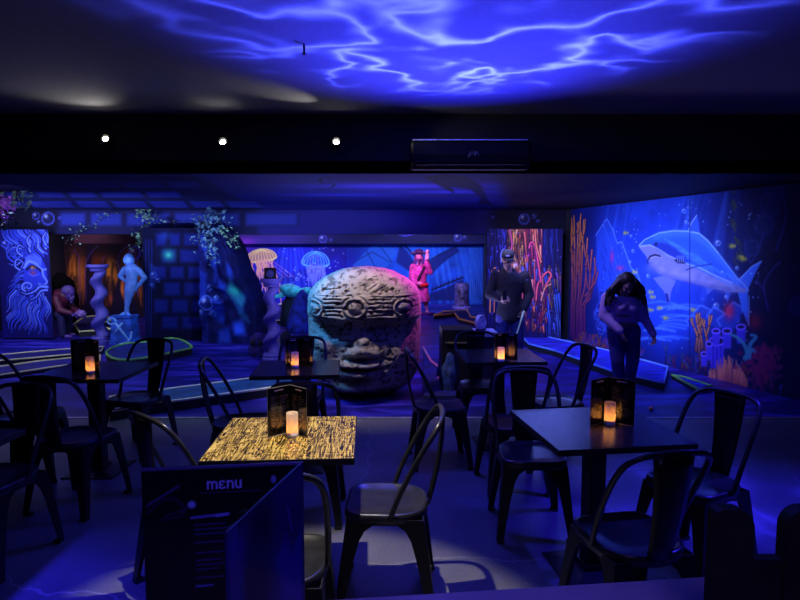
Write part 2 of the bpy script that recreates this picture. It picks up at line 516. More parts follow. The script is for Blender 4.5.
# ---------------------------------------------------- shark mural on the right wall
sh = Paint(RW0, RWA, (0, 0, 1), 5.0, ZC - .01, 108, (8, 18, 96)); sh.unit(660, 270)
sh.blob(655, 235, 70, 60, (28, 66, 215), .95); sh.blob(630, 260, 50, 60, (24, 60, 210), .6)
sh.blob(675, 310, 45, 28, (26, 70, 225), .9); sh.blob(700, 220, 50, 40, (16, 48, 180), .6)
sh.blob(790, 250, 40, 130, (5, 8, 45), .95); sh.blob(770, 200, 40, 40, (8, 16, 80), .7); sh.blob(588, 250, 16, 60, (12, 24, 110), .6)  # darker painting at the right, partly light falloff put into the colour
sh.noise((6, 12), .22)
for i in range(26):
    x0 = RNG.uniform(600, 745); x1 = 640 + (x0 - 640) * 1.0 - RNG.uniform(8, 26)
    yt = 203 - .18 * (x0 - 600)
    sh.stroke([(x0, yt), (x1, RNG.uniform(250, 300))], RNG.uniform(1.5, 4), (60, 110, 250), RNG.uniform(.12, .4), 3, w1=RNG.uniform(3, 7))
for i in range(16):          # sunlit ripples on the painted sea bed
    y = RNG.uniform(302, 344); x = RNG.uniform(642, 700)
    sh.stroke([(x - 12, y + 1.5), (x, y - .6), (x + 8, y), (x + 19, y + 2)], 1.6, (80, 140, 255), .55, 1.6, sm=4)
# rock spires behind the diver side
for P in ([(598, 290), (596, 235), (603, 224), (608, 236), (612, 250), (618, 270), (628, 300)], [(606, 300), (604, 222), (607, 219), (613, 230), (617, 243), (622, 242), (627, 256), (631, 268), (638, 275), (646, 302)]):
    sh.poly(P, (30, 70, 205), .75, 2.5); sh.stroke(P[1:], 1.0, (95, 145, 250), .8, 1.2)
    for k in range(14):
        x, y = RNG.uniform(600, 625), RNG.uniform(240, 285); sh.stroke([(x, y), (x + 2, y + 7)], 1.2, (12, 35, 130), .5, 1.5)
sh.blob(612, 257, 2.2, 5, (160, 40, 140), .8); sh.blob(620, 268, 5, 2, (170, 50, 130), .7)
# shark
body = [(639, 245.5), (645, 239.5), (659, 233), (674, 230.8), (688, 231.4), (699, 233.5), (708, 241), (718, 253), (728, 266), (738, 279), (745, 286), (748, 291), (741, 292.5), (724, 290.5), (704, 286), (686, 281.5), (671, 278), (658, 272), (650, 264), (646, 256), (641, 250)]
sh.poly([(653, 278), (666, 275), (676, 281), (671, 292), (669.5, 303), (666.5, 302), (663.5, 291)], (88, 104, 190), 1, .8)
sh.poly([(669.5, 303), (666.5, 302), (664.5, 293), (668, 294)], (14, 30, 130), .9, 1)
sh.poly([(705, 285), (707, 295), (714, 289), (722, 289)], (60, 90, 200), 1, .8); sh.poly([(724, 288), (727.5, 304), (731, 291)], (40, 78, 205), 1, .8)
sh.poly([(687.5, 232), (692, 222), (696.8, 215), (699, 225), (700.5, 240)], (38, 82, 215), 1, .8); sh.stroke([(688, 231), (692, 222), (696.6, 215.4)], .9, (130, 170, 255), .8)
sh.poly([(737, 281), (752, 266.5), (762, 261), (756, 272), (749, 287), (747.5, 296), (748.5, 312), (748.6, 326), (744, 315), (740, 302), (738, 293)], (48, 98, 225), 1, .8)
sh.stroke([(738, 281), (752, 266.5), (761, 261.5)], .9, (120, 165, 255), .8); sh.stroke([(748.8, 296), (749, 312), (748.6, 325)], .8, (120, 165, 255), .7)
body_s = smoothpts(body, 3, True); sh.poly(body_s, (104, 112, 190), 1, .8)
for k in range(60):
    t = RNG.uniform(0, 1); sh.blob(652 + 85 * t, 264 + 25 * t + RNG.uniform(-3, 5), RNG.uniform(2, 5), 1.6, [(70, 84, 170), (130, 134, 205)][k % 2], .35, rot=.3)
sh.stroke([(650, 263), (660, 272), (675, 277.5), (700, 284), (730, 289)], 3.5, (50, 62, 150), .45, 3, sm=4)
top = body[:12] + [(745, 288.5), (733, 284), (717, 279), (700, 270), (688, 265), (676, 258), (664, 250.5), (652, 244.5)]
sh.poly(top, (34, 84, 220), 1, 1.2)
sh.stroke([(655, 237), (674, 233.5), (692, 235), (706, 244), (722, 262), (738, 281)], 5, (64, 124, 248), .55, 5, sm=4)
for k in range(30):
    t = RNG.uniform(0, 1); x = 655 + 80 * t; y = 236 + 42 * t ** 1.3 + RNG.uniform(0, 12)
    sh.stroke([(x, y), (x + 9, y + 4 + 3 * t)], 1.0, (74, 135, 250), .5, 1.5)
sh.poly([(651, 244.5), (660, 242.5), (668, 244), (676, 248.5), (683, 255), (690, 262), (680, 261.5), (672, 257.5), (664, 254), (656, 249)], (24, 42, 150), .85, 1.5)
sh.stroke(body[:8], 1.0, (120, 170, 255), .9); sh.stroke(body[7:12], .8, (120, 170, 255), .7)
sh.stroke([(640, 246.5), (650, 245), (658, 249), (668, 255.5), (676, 259), (686, 263.5), (700, 268), (716, 276), (732, 283)], 1.0, (150, 180, 255), .75, .8)
sh.stroke([(660, 256.5), (655, 255), (650, 256.5), (647.5, 261), (648, 264)], 1.6, (12, 14, 60), .95, .8, w1=.9); sh.stroke([(661, 257.6), (655, 256.3), (651, 258)], .6, (190, 190, 235), .7)
sh.poly([(674, 260), (677, 258.5), (684, 261), (686, 264), (677, 263)], (10, 12, 60), .9, .8)
for k in range(4): sh.stroke([(677 + k * 2, 256), (677.6 + k * 2, 262)], .6, (150, 180, 250), .7)
sh.blob(656, 243.8, 1.2, 1.1, (5, 5, 20), 1)
sh.stroke([(686, 270), (696, 266.5), (712, 264)], .9, (14, 30, 120), .7)
for k in range(9): sh.blob(650 + 11 * k, 268 + 2.4 * k, 6, 4, (150, 150, 210), .22)
# bubbles and specks
for i in range(150):
    x, y = RNG.uniform(600, 760), RNG.uniform(196, 350)
    if 638 < x < 748 and 229 < y < 294: continue
    sh.blob(x, y, .55, .55, (140, 180, 255), RNG.uniform(.3, .9))
for (x, y, r) in ((718, 243, 2.4), (684, 211, 2), (686, 222, 1.3), (631, 236, 1.2), (737, 268, 1.6), (633, 251, 1.5), (648, 276, 1.5), (716, 306, 2.6), (709, 314, 1.8), (726, 297, 1.5), (630, 262, 1.2), (722, 272, 1)):
    sh.bubble(x, y, r, (110, 160, 255))
for (x, y) in ((732, 246), (740, 257), (743, 259), (625, 233), (634, 272), (650, 310), (652, 297), (659, 308), (665, 318), (704, 312), (693, 310), (650, 292), (643, 303)):
    sh.blob(x, y, 2.2, 1.4, (170, 175, 60), .9); sh.poly([(x + 1.5, y), (x + 3.6, y - 1.5), (x + 3.6, y + 1.5)], (170, 175, 60), .8)
# tall orange coral at the left end
def coral(cv, x, y, ang, L, w, depth, c0, c1, rng, spread=.45, taper=.72):
    n = 4; P = [(x, y)]; a = ang
    for i in range(n):
        a += rng.uniform(-.16, .16) + (PI / 2 - a) * .12
        P.append((P[-1][0] + math.cos(a) * L / n, P[-1][1] - math.sin(a) * L / n))
    cv.stroke(P, w + 1.0, (20, 10, 60), .7, .8, w1=w * taper + .8); cv.stroke(P, w, c0, 1, .8, w1=w * taper, col1=c1)
    if depth > 0:
        for s in (-1, 1):
            coral(cv, *P[-1], a + s * rng.uniform(.15, spread), L * rng.uniform(.6, .85), w * taper, depth - 1, c1, tuple(np.clip(np.array(c1) * 1.12 + (6, 6, -12), 0, 255)), rng, spread)
    return P
rg = np.random.default_rng(5)
def branch(P, w0, w1, al=1.0):
    Q = smoothpts(P, 5)
    sh.stroke(Q, w0 + 1.3, (16, 8, 60), .8, .8, w1=w1 + 1.0)
    for a_, b_ in zip(Q, Q[1:]):
        f = np.clip((330 - (a_[1] + b_[1]) / 2) / 105, 0, 1); i_ = np.linalg.norm(np.array(Q[0]) - a_) / (np.linalg.norm(np.array(Q[0]) - Q[-1]) + 1e-6)
        c = np.array([84, 26, 116]) * (1 - f) + np.array([206, 124, 78]) * f if f < .8 else np.array([206, 126, 76])
        w = w0 + (w1 - w0) * min(1, i_)
        sh.stroke([a_, b_], w, c * .82, al, .7); sh.stroke([a_ + (-.25 * w, 0), b_ + (-.25 * w, 0)], w * .35, np.minimum(c * 1.18, 255), .8, .6)
for (xb, xt, yt, yb) in ((571, 571.5, 226, 335), (573, 574, 216, 338), (575, 577.5, 223, 340), (577, 581, 214, 340), (579, 584, 220, 336), (581, 587.5, 238, 334), (583, 592, 250, 338), (574, 572, 250, 336), (578, 579, 244, 340), (585, 594.5, 258, 336)):
    m_ = (yb + yt) / 2
    branch([(xb, yb), (xb + rg.uniform(-1, 1), yb - 30), ((xb + xt) / 2 + rg.uniform(-1.2, 1.2), m_), (xt + rg.uniform(-1.4, 1.4), yt + 14), (xt, yt)], 2.4, 1.5)
    for q in range(2):
        yy = rg.uniform(yt + 6, m_); xx = xt + (xb - xt) * (yy - yt) / (yb - yt)
        d = rg.choice([-1, 1]); branch([(xx, yy), (xx + 1.2 * d, yy - 5), (xx + 2.2 * d, yy - rg.uniform(9, 17))], 1.7, 1.1)
for P in ([(582, 306), (588, 296), (592, 286), (596, 268)], [(585, 296), (591, 288), (594, 276)], [(589, 290), (595, 282), (598, 272)]): branch(P, 1.9, 1.2)
# low growth along the bottom
for k in range(80):
    x = rg.uniform(578, 640); y = 352 + .22 * (x - 590)
    coral(sh, x, y, PI / 2 + rg.uniform(-.5, .5), rg.uniform(4, 11), 1.1, 1, (50, 30, 120), [(150, 80, 90), (80, 80, 220), (120, 60, 170), (160, 100, 70)][k % 4], rg, .5)
for k in range(30):
    x = rg.uniform(596, 632); y = rg.uniform(292, 330)
    sh.circ(x, y, rg.uniform(2, 4), .8, (70, 100, 235), .7, ry=rg.uniform(2.5, 6))
# coral mounds on the right
for (x, y, rx, ry) in ((703, 316, 9, 10), (716, 318, 8, 10), (728, 322, 10, 8), (735, 312, 7, 9), (694, 322, 7, 6)):
    P = [(x + rx * math.cos(t) * (1 + .15 * math.sin(5 * t)), y - ry * math.sin(t) * (1 + .12 * math.sin(4 * t))) for t in np.linspace(0, 2 * PI, 24)]
    sh.poly(P, (26, 56, 185), .9, 2); sh.stroke(P[:14], 1, (90, 140, 255), .7, 1.5)
for k in range(60):
    x = rg.uniform(660, 780); y = 362 + .16 * (x - 660) + rg.uniform(0, 14)
    coral(sh, x, y, PI / 2 + rg.uniform(-.5, .5), rg.uniform(5, 13), 1.0, 1, (30, 20, 90), [(70, 70, 200), (110, 40, 120), (50, 90, 170), (140, 80, 60)][k % 4], rg, .5)
for (x, y) in ((696, 350), (699, 352), (702, 348), (706, 351)): coral(sh, x, y, PI / 2 + (701 - x) * .02, 15, 2.0, 2, (110, 66, 80), (176, 116, 84), rg, .35)
for (x, yb, w, h) in ((717, 368, 15, 27), (727, 348, 9, 17), (716, 345, 8, 14), (741, 343, 9, 16), (704, 366, 6, 12), (709, 360, 6, 16)):
    sh.poly([(x - w * .42, yb), (x - w * .5, yb - h), (x + w * .5, yb - h), (x + w * .38, yb)], (44, 36, 190), 1, 1.2)
    for k in range(4): sh.stroke([(x + w * (-.36 + .24 * k), yb), (x + w * (-.4 + .27 * k), yb - h)], .9, (74, 66, 235), .7)
    E = [(x + w * .5 * math.cos(t), yb - h + h * .16 * math.sin(t)) for t in np.linspace(0, 2 * PI, 18)]
    sh.poly(E, (14, 10, 80), 1, .8); sh.stroke(E, 1.1, (112, 92, 255), .9)
sh.blob(729, 311, 4, 5, (190, 30, 70), .85); sh.blob(755, 322, 5, 5, (130, 20, 60), .7)
for k in range(120):          # fan anemone
    a = rg.uniform(-1, 1); x0 = 727 + a * 17; y0 = 388 + abs(a) * 3 + rg.uniform(-4, 6)
    L = (32 - 20 * abs(a) ** 1.6) * rg.uniform(.6, 1)
    sh.stroke([(x0, y0), (x0 + a * 4, y0 - L * .5), (727 + a * 21, y0 - L)], 1.8, (120, 50, 84), .8, .9, w1=.8, col1=(214, 128, 116))
for k in range(130):          # dark red bush
    x, y = rg.normal(762, 9), rg.normal(362, 11)
    sh.circ(x, y, 1.6, .9, (128, 34, 104), .6); sh.blob(x, y, 1, 1, (90, 20, 80), .7)
for P in ([(748, 356), (745, 346), (738, 338), (730, 334)], [(749, 357), (750, 345), (756, 337), (751, 335)], [(745, 358), (752, 350), (755, 352)]):
    sh.stroke(P, 3.2, (50, 130, 170), .95, 1, w1=1.5, sm=5)
for P in ([(745, 240), (750, 262), (758, 250), (764, 232)], [(768, 310), (764, 285), (772, 270), (780, 262)], [(764, 290), (756, 280)], [(779, 185), (786, 215), (776, 250)]):
    sh.stroke(P, 1.1, (40, 44, 130), .8, 1, sm=5)
for (x, y, rx, ry) in ((770, 205, 9, 12), (764, 225, 9, 9), (775, 190, 8, 8), (752, 248, 8, 7), (797, 306, 7, 8)):
    sh.circ(x, y, rx, 1.2, (26, 50, 130), .7, ry=ry, soft=2); sh.blob(x, y, rx * .7, ry * .7, (14, 34, 110), .6)
for k in range(14):
    x, y = rg.uniform(730, 740), rg.uniform(185, 265); sh.stroke([(x, y), (x + 3, y + 6)], 1.4, (56, 72, 60), .6)
sh.stroke([(574, 207.5), (590, 204), (620, 198.5), (680, 187.5), (738, 177)], 1.3, (4, 4, 20), .95)
for xx in (690,): sh.stroke([(xx, 185), (xx - .6, 375)], .8, (8, 20, 90), .8)
put_mural(sh, 'shark_mural', 'wide wall mural of a great shark swimming over corals, on the right wall', gain=1.05)

# ---------------------------------------------------- bearded face panel, far left
bd = facing(3, 48, 229.5, 338, 10.6, 120, (12, 10, 84)); 
bd.noise((4, 4), .3)
rg = np.random.default_rng(8)
def lock(P, w, c):
    bd.stroke(P, w + 1.3, (10, 10, 80), .9, .6, w1=.6, sm=4); bd.stroke(P, w, c, .95, .6, w1=.3, sm=4)
BL = [(70, 98, 246), (50, 78, 226), (96, 124, 252), (42, 64, 205)]
def flow(x0, y0, fx, n, st, w, c):
    P = [(x0, y0)]
    for i in range(n):
        dx, dy = fx(*P[-1]); L = math.hypot(dx, dy) + 1e-6
        P.append((P[-1][0] + dx / L * st, P[-1][1] + dy / L * st))
    bd.stroke(P, w + 1.1, (8, 8, 76), .85, .6, w1=.7); bd.stroke(P, w, c, .95, .5, w1=.35)
def hair(x, y): return (-.55 + .75 * math.sin(y * .30 + x * .10) - (.3 if x < 22 else 0), -1.0)
def beard(x, y): return (-.22 + .62 * math.sin(y * .26 - x * .16) + (x - 34) * .012, 1.0)
def back(x, y): return (-1.0, .35 + .8 * math.sin(x * .35 + y * .12))
for k in range(64): flow(rg.uniform(12, 48), rg.uniform(240, 263), hair, 14, 1.9, rg.uniform(.9, 1.8), BL[k % 4])
for k in range(22): flow(rg.uniform(18, 26), rg.uniform(248, 290), back, 10, 1.5, rg.uniform(.9, 1.6), BL[k % 4])
for k in range(90): flow(rg.uniform(14, 47), rg.uniform(284, 312), beard, 15, 1.7, rg.uniform(.9, 1.9), BL[k % 4])
bd.poly([(27, 257), (40, 258), (46, 268), (47, 280), (44, 287), (30, 290), (24, 282), (24, 266)], (34, 50, 178), .96, 2, sm=4)
for k in range(5): bd.stroke([(26, 258 + k * 1.5), (33, 254.5 + k * 1.6), (41, 259 + k * 1.5)], .9, (84, 110, 250), .8, .6, sm=5)
bd.stroke([(24, 267), (29, 261.5), (36, 264), (42, 269.5), (46, 269)], 3.4, (92, 118, 252), 1, .8, w1=1.6, sm=5)
bd.stroke([(27, 269.5), (32, 266), (38, 268.5), (42, 272)], 2.4, (8, 8, 50), 1, .7, sm=5); bd.blob(33, 267.6, 2.2, 1.5, (225, 150, 70), 1); bd.blob(33.6, 267.6, .8, .9, (10, 8, 20), 1)
bd.blob(33, 273, 3.2, 2.6, (130, 56, 86), .75); bd.stroke([(28, 273), (33, 276), (39, 274)], .9, (80, 100, 240), .8, .6, sm=5)
bd.stroke([(42, 269), (43.5, 276), (47, 281.5), (44, 285), (39, 284)], 1.9, (94, 120, 252), 1, .7, sm=5)
P = [(28 + (6.6 - .78 * t) * math.cos(t * 1.1 + 2), 286.5 + (5.6 - .7 * t) * math.sin(t * 1.1 + 2)) for t in np.linspace(0, 7, 30)]
bd.stroke(P, 3.6, (10, 12, 90), .8, .7, w1=1.6); bd.stroke(P, 2.3, (92, 116, 252), 1, .7, w1=1.0)
for P, w in (([(47, 287), (40, 286.5), (35, 291), (27, 294), (21, 292)], 3), ([(47, 290), (41, 291), (36, 297), (30, 300)], 2.4), ([(20, 270), (15, 266), (17, 259), (23, 263), (21, 268)], 1.8), ([(22, 256), (17, 251), (19, 245), (24, 248)], 1.8), ([(46, 245), (43, 238), (46, 232)], 1.8), ([(30, 246), (27, 240), (31, 234)], 2)):
    bd.stroke(P, w + 1.1, (8, 8, 76), .85, .6, sm=5); bd.stroke(P, w, (88, 114, 252), 1, .5, w1=.6, sm=5)
bd.bubble(5.5, 244, 3.4, (70, 90, 230)); bd.bubble(7.5, 249, 1.4, (70, 90, 230))
put_mural(bd, 'bearded_face_mural', 'tall blue painted panel of a bearded old face with flowing hair, at the far left')

# ---------------------------------------------------- fire cavern, behind the doorway on the left
YF = 14.2
fc = facing(44, 152, 236, 326, YF, 46, (26, 12, 34))
fc.noise((6, 6), .5)
for (x, y, rx, ry, c) in ((76, 268, 8, 15, (190, 96, 34)), (126, 290, 5, 7, (255, 190, 150)), (110, 268, 4, 8, (235, 170, 60)), (77, 272, 4, 9, (225, 150, 60)), (83, 282, 4, 16, (176, 90, 40)), (111, 273, 8, 12, (205, 120, 30)), (98, 262, 10, 8, (130, 50, 26)), (127, 288, 9, 10, (226, 100, 56)), (130, 262, 6, 14, (170, 84, 28)), (110, 300, 8, 6, (200, 90, 60)), (140, 290, 8, 12, (140, 66, 30)), (57, 262, 7, 12, (96, 36, 34)), (66, 300, 10, 12, (90, 30, 50))):
    fc.blob(x, y, rx, ry, c, .9)
for k in range(60):
    x, y = RNG.uniform(64, 145), RNG.uniform(262, 300)
    fc.stroke([(x, y + 9), (x + RNG.uniform(-2, 2), y), (x + RNG.uniform(-1, 3), y - 8)], 1.3, (244, 150, 50), .35, 1.2, w1=.4, sm=4)
for k in range(40):
    x, y = RNG.uniform(48, 150), RNG.uniform(240, 310)
    fc.stroke([(x, y), (x + RNG.uniform(-3, 3), y + 14), (x + RNG.uniform(-4, 4), y + 30)], RNG.uniform(1, 3), (14, 8, 30), .6, 1.5, sm=4)
for P in ([(110, 318), (114, 293), (117.5, 281), (121, 293), (128, 318)], [(124, 318), (130, 300), (133, 294), (139, 318)], [(84, 318), (87, 246), (93, 240), (90, 280), (97, 318)], [(143, 318), (141, 240), (152, 240), (152, 318)], [(44, 318), (44, 236), (52, 236), (50, 280), (55, 318)]):
    fc.poly(P, (22, 14, 52), .95, 1.2)
for P in ([(86, 300), (85, 270), (90, 254), (98, 246)], [(103, 300), (101, 272), (104, 256)], [(122, 280), (118, 262), (122, 250), (132, 244)], [(138, 296), (136, 270), (140, 250)], [(80, 300), (79, 260), (74, 250)]):
    fc.stroke(P, 1.0, (96, 60, 160), .7, 1, sm=5)
fc.bubble(134.5, 253, 6, (60, 70, 225)); fc.bubble(59, 258, 3.6, (70, 60, 190)); fc.bubble(52, 251, 2, (60, 60, 180)); fc.bubble(60, 251, 1.6, (60, 60, 180))
put_mural(fc, 'fire_cavern_mural', 'painted backdrop of glowing orange cavern flames behind the doorway on the left')
lx0, lx1 = at_y(74, 240, 13), at_y(137, 240, 13)
M_red = mat('dull_red_wood', S(34, 9, 30), .7, spec=.1)
struct('trim_7', box(NB(), lx0.x, lx1.x, 13, 13.15, at_y(100, 243.5, 13).z, at_y(100, 232, 13).z), M_red)

# ---------------------------------------------------- jellyfish mural and shipwreck mural, back wall
jf = facing(205, 346, 238, 320, YBK, 66, (20, 16, 130), z0=0)
jf.blob(290, 265, 40, 34, (26, 34, 205), .8); jf.blob(240, 245, 16, 20, (90, 26, 160), .8); jf.blob(340, 268, 12, 40, (26, 20, 140), .8)
jf.noise((5, 8), .35)
for k in range(9):
    x = 282 + k * 2.2 + RNG.uniform(-1, 1); jf.stroke([(x, 240), (x + (k - 4) * 2.6, 285)], 1.6, (60, 120, 255), .35, 2, w1=3.5)
def jelly(cx, cy, rx, ry, rot, cb, cr, ct, seed):
    rg = np.random.default_rng(seed)
    R = lambda x, y: (cx + x * math.cos(rot) - y * math.sin(rot), cy + x * math.sin(rot) + y * math.cos(rot))
    for k in range(14):
        x0 = rg.uniform(-.75, .75) * rx; P = [R(x0, ry * .3)]
        for j in range(6):
            P.append((P[-1][0] + rg.uniform(-2.4, 2.6) + .6, P[-1][1] + rg.uniform(3.5, 6.5)))
        jf.stroke(P, 1.2, ct, .95, .7, w1=.5, sm=4)
    dome = [R(rx * math.cos(t), -ry * math.sin(t) if math.sin(t) > 0 else -ry * .35 * math.sin(t)) for t in np.linspace(0, 2 * PI, 30)]
    jf.poly(dome, cb, .95, 1.0)
    for k in range(-4, 5):
        jf.stroke([R(0, -ry), R(k / 4.5 * rx * .75, -ry * .5), R(k / 4.3 * rx * .93, ry * .24)], .9, cr, .85, .7, sm=5)
    jf.stroke(dome, 1.1, cr, .95, .7)
    jf.stroke([R(rx * math.cos(t), -ry * .35 * math.sin(t)) for t in np.linspace(PI, 2 * PI, 14)], 1.3, cr, .9)
    for k in range(16):
        x = rg.uniform(-.5, .5) * rx; jf.stroke([R(x, ry * .2), R(x + rg.uniform(-4, 4), ry * .9), R(x + rg.uniform(-5, 5), ry * 1.6)], 1.5, ct, .8, .8, w1=.5, sm=4)
jelly(261.5, 258.5, 15, 9.5, -.12, (178, 126, 120), (255, 206, 130), (250, 158, 140), 3)
for k in range(0, 6, 2): jf.stroke([(266 + k * 2, 262), (276 + k * 2.6, 271), (284 + k * 2.4, 277)], .55, (190, 110, 200), .8, .5, sm=4)
jf.stroke([(250, 270), (256, 290), (264, 306)], .9, (214, 130, 170), .9, sm=4); jf.stroke([(276, 284), (280, 292), (281, 304)], 2, (240, 140, 110), .9, w1=.8, sm=4)
jelly(315.5, 263, 13.6, 11.5, .05, (36, 66, 225), (90, 170, 255), (110, 120, 255), 9)
jf.circ(314, 260, 4.5, 1, (90, 70, 240), .9)
for k in range(60): jf.blob(RNG.uniform(270, 345), RNG.uniform(242, 300), .6, .6, (150, 190, 255), .8)
for (x, y, r) in ((297, 279, 1.8), (301, 276, 1.2), (299, 274, 1), (333, 250, 1)): jf.bubble(x, y, r, (130, 150, 255))
for k in range(10):
    jf.poly([(x := RNG.uniform(236, 250), y := RNG.uniform(255, 264)), (x + 3, y + 1), (x + 1, y + 4)], (255, 70, 150), .6)
for k in range(26): jf.stroke([(x := RNG.uniform(240, 345), 304), (x + RNG.uniform(-3, 3), 304 - RNG.uniform(2, 9))], 1.4, (60, 50, 190), .6, w1=.4)
put_mural(jf, 'jellyfish_mural', 'back wall mural of a cream jellyfish and a blue jellyfish in deep water')

sw = facing(346.3, 490, 238, 320, YBK, 46, (12, 40, 150), z0=0)
sw.blob(420, 258, 60, 30, (24, 96, 225), .75); sw.blob(468, 268, 10, 40, (24, 80, 220), .7); sw.blob(350, 265, 10, 40, (22, 20, 140), .7)
sw.noise((5, 8), .3)
for k in range(18):
    x = RNG.uniform(396, 470); sw.stroke([(x, 240), (x + (x - 425) * .25 + 6, 302)], 1.5, (70, 140, 250), .3, 2.2, w1=4)
sw.poly([(352, 266), (368, 249), (374, 245), (392, 247), (398, 252), (388, 266), (370, 275)], (34, 92, 200), .8, 1.5)
for P in ([(354, 262), (372, 252), (390, 262)], [(366, 250), (378, 272)], [(380, 246), (392, 262)]): sw.stroke(P, .9, (10, 26, 100), .8)
sw.poly([(400, 244), (408, 252), (418, 268), (410, 272), (396, 262)], (10, 24, 110), .85, 2)
sw.poly([(424, 266), (440, 254), (456, 247), (460, 251), (444, 262), (434, 272), (425, 276)], (10, 26, 108), .9, 1.5)
sw.stroke([(402, 242), (420, 262), (428, 290)], 1.8, (8, 18, 80), .9); sw.stroke([(432, 290), (446, 284), (463, 277.5)], 1.8, (8, 14, 64), .95); sw.stroke([(424, 264), (440, 254), (457, 246)], 1.2, (6, 12, 60), .9)
sw.poly([(428, 300), (430, 293), (446, 288), (463, 279), (464, 286), (458, 301)], (8, 20, 92), .85, 1.5)
for k in range(8): sw.stroke([(432 + k * 4, 291 - k * 1.6), (433 + k * 4, 286 - k * 1.5)], .8, (8, 14, 64), .9)
for k in range(14): sw.stroke([(468 + k * .9, 240), (470 + k * 1.1, 306)], .9, (80, 160, 255) if k % 2 else (10, 40, 140), .35, 1)
for k in range(30): sw.stroke([(x := RNG.uniform(346, 488), 305), (x + RNG.uniform(-3, 3), 304 - RNG.uniform(2, 8))], 1.6, (20, 40, 140), .7, w1=.4)
put_mural(sw, 'shipwreck_mural', 'back wall mural of a sunken ship in pale blue rays behind the costumed statue')

# ---------------------------------------------------- glowing coral cliff panel
cl = facing(486, 563, 229, 339, 10.3, 115, (14, 12, 84))
cl.noise((5, 5), .4)
rg = np.random.default_rng(12)
def drips(n, x0, x1, y0, y1, L, cols, w=(1.0, 2.2), lean=0.0, al=.95):
    for k in range(n):
        x, y = rg.uniform(x0, x1), rg.uniform(y0, y1); l = rg.uniform(*L)
        P = [(x, y - l / 2), (x + rg.uniform(-.8, .8) + lean * .5, y), (x + lean + rg.uniform(-.8, .8), y + l / 2)]
        ww = rg.uniform(*w); c = cols[rg.integers(len(cols))]
        br = rg.uniform(.45, 1.05); c = np.minimum(np.array(c) * br, 255); cl.stroke(P, ww + .9, (12, 6, 50), .6, .7); cl.stroke(P, ww, c, al, .7, w1=ww * .3)
BLU = [(30, 50, 165), (44, 76, 205), (24, 28, 120), (70, 86, 215)]
drips(60, 488, 512, 232, 330, (14, 34), [(24, 20, 100), (36, 36, 140), (18, 30, 120)], (.8, 1.6))
drips(80, 538, 562, 232, 335, (16, 40), BLU[:3], (.8, 1.8), lean=1.5)
cl.poly([(503, 229), (540, 229), (542, 262), (548, 290), (546, 312), (524, 300), (512, 268)], (96, 22, 74), .9, 3)
drips(40, 500, 506, 230, 262, (6, 14), [(60, 80, 240), (90, 110, 255), (70, 70, 220)], (1.2, 2.2))
drips(170, 508, 524, 231, 272, (5, 13), [(255, 176, 96), (240, 130, 80), (255, 200, 140), (214, 92, 86)], (1.2, 2.6))
drips(100, 524, 542, 232, 284, (9, 24), [(214, 60, 120), (240, 110, 100), (170, 40, 140), (255, 150, 120)], (1.0, 2.2), lean=1.2)
drips(60, 520, 548, 268, 326, (7, 18), [(236, 90, 110), (255, 150, 130), (190, 50, 110), (150, 40, 130), (90, 110, 250)], (1.0, 2.4))
drips(50, 526, 548, 300, 330, (4, 9), [(170, 40, 70), (120, 30, 90), (70, 90, 230), (230, 120, 90)], (1.0, 2.0))
drips(30, 546, 560, 276, 334, (10, 26), [(60, 110, 240), (80, 140, 255), (50, 70, 200)], (1.0, 2.4), lean=2)
drips(24, 548, 560, 262, 306, (6, 16), [(140, 130, 70), (120, 70, 160), (160, 110, 90)], (1, 2), lean=1)
def arch(P, c, w=1.4): cl.stroke(P, w + 1.2, (14, 8, 50), .8, .6, sm=6); cl.stroke(P, w, c, 1, .6, sm=6)
arch([(490, 312), (490.5, 284), (492, 271), (496, 268), (499, 274), (498, 290)], (236, 150, 90)); arch([(494, 312), (495, 286), (497, 280)], (214, 130, 90), 1)
arch([(501, 262), (501, 254), (504, 249), (507, 254), (506, 262)], (110, 130, 255)); arch([(536, 300), (538, 284), (547, 272), (551, 276), (545, 286)], (236, 90, 110)); arch([(541, 300), (545, 288), (551, 284)], (255, 160, 120), 1)
arch([(529, 248), (531, 242), (535, 246), (538, 262), (541, 282)], (232, 80, 130)); arch([(510, 230), (512, 244), (510, 256)], (200, 80, 150)); arch([(535, 229), (536, 244), (541, 262)], (255, 130, 100))
for (x, y) in ((515.7, 265), (523, 273)): cl.blob(x, y, 2.2, 2.2, (210, 190, 235), .9)
drips(40, 487, 500, 232, 300, (6, 16), [(34, 50, 170), (50, 70, 220)], (.8, 1.4))
for k in range(50): cl.blob(rg.uniform(488, 562), rg.uniform(232, 330), .6, .6, (150, 130, 255), .7)
put_mural(cl, 'coral_cliff_mural', 'upright panel of dripping orange, pink and blue coral behind the man in the cap', depth=.12)

# ---------------------------------------------------- painted stone pillar and cave rock on the left
YP = 10.5
sp_ = facing(146, 202, 228, 346, YP, 80, (6, 8, 42), z0=0)
sp_.noise((5, 4), .4)
blocks(sp_, [(232, 247, [154, 168, 182, 203], 0), (248, 264, [160, 178, 203], 0), (265, 280, [152, 168, 186, 203], 0), (281, 297, [162, 182, 203], 0), (298, 314, [152, 170, 190, 203], 0), (315, 330, [160, 180, 203], 0)], 1.0, (18, 32, 120), (7, 9, 50))
sp_.blob(168.5, 255, 6, 5.5, (34, 140, 130), .95); sp_.blob(168.5, 255, 2, 2, (80, 190, 170), .8); sp_.blob(165, 236, 6, 5, (26, 60, 140), .6)
for k in range(9): sp_.stroke([(146 + k, 240), (146.5 + k * .8, 345)], 1.3, (22, 40, 130) if k % 3 == 0 else (5, 7, 36), .7, 1)
sp_.poly([(150, 262), (156, 268), (155, 290), (149, 285)], (40, 70, 170), .4, 2)
sp_.bubble(153.5, 275, 3, (60, 90, 220)); sp_.bubble(152, 285, 1.4, (60, 90, 220)); sp_.bubble(158, 280, 2, (60, 90, 220))
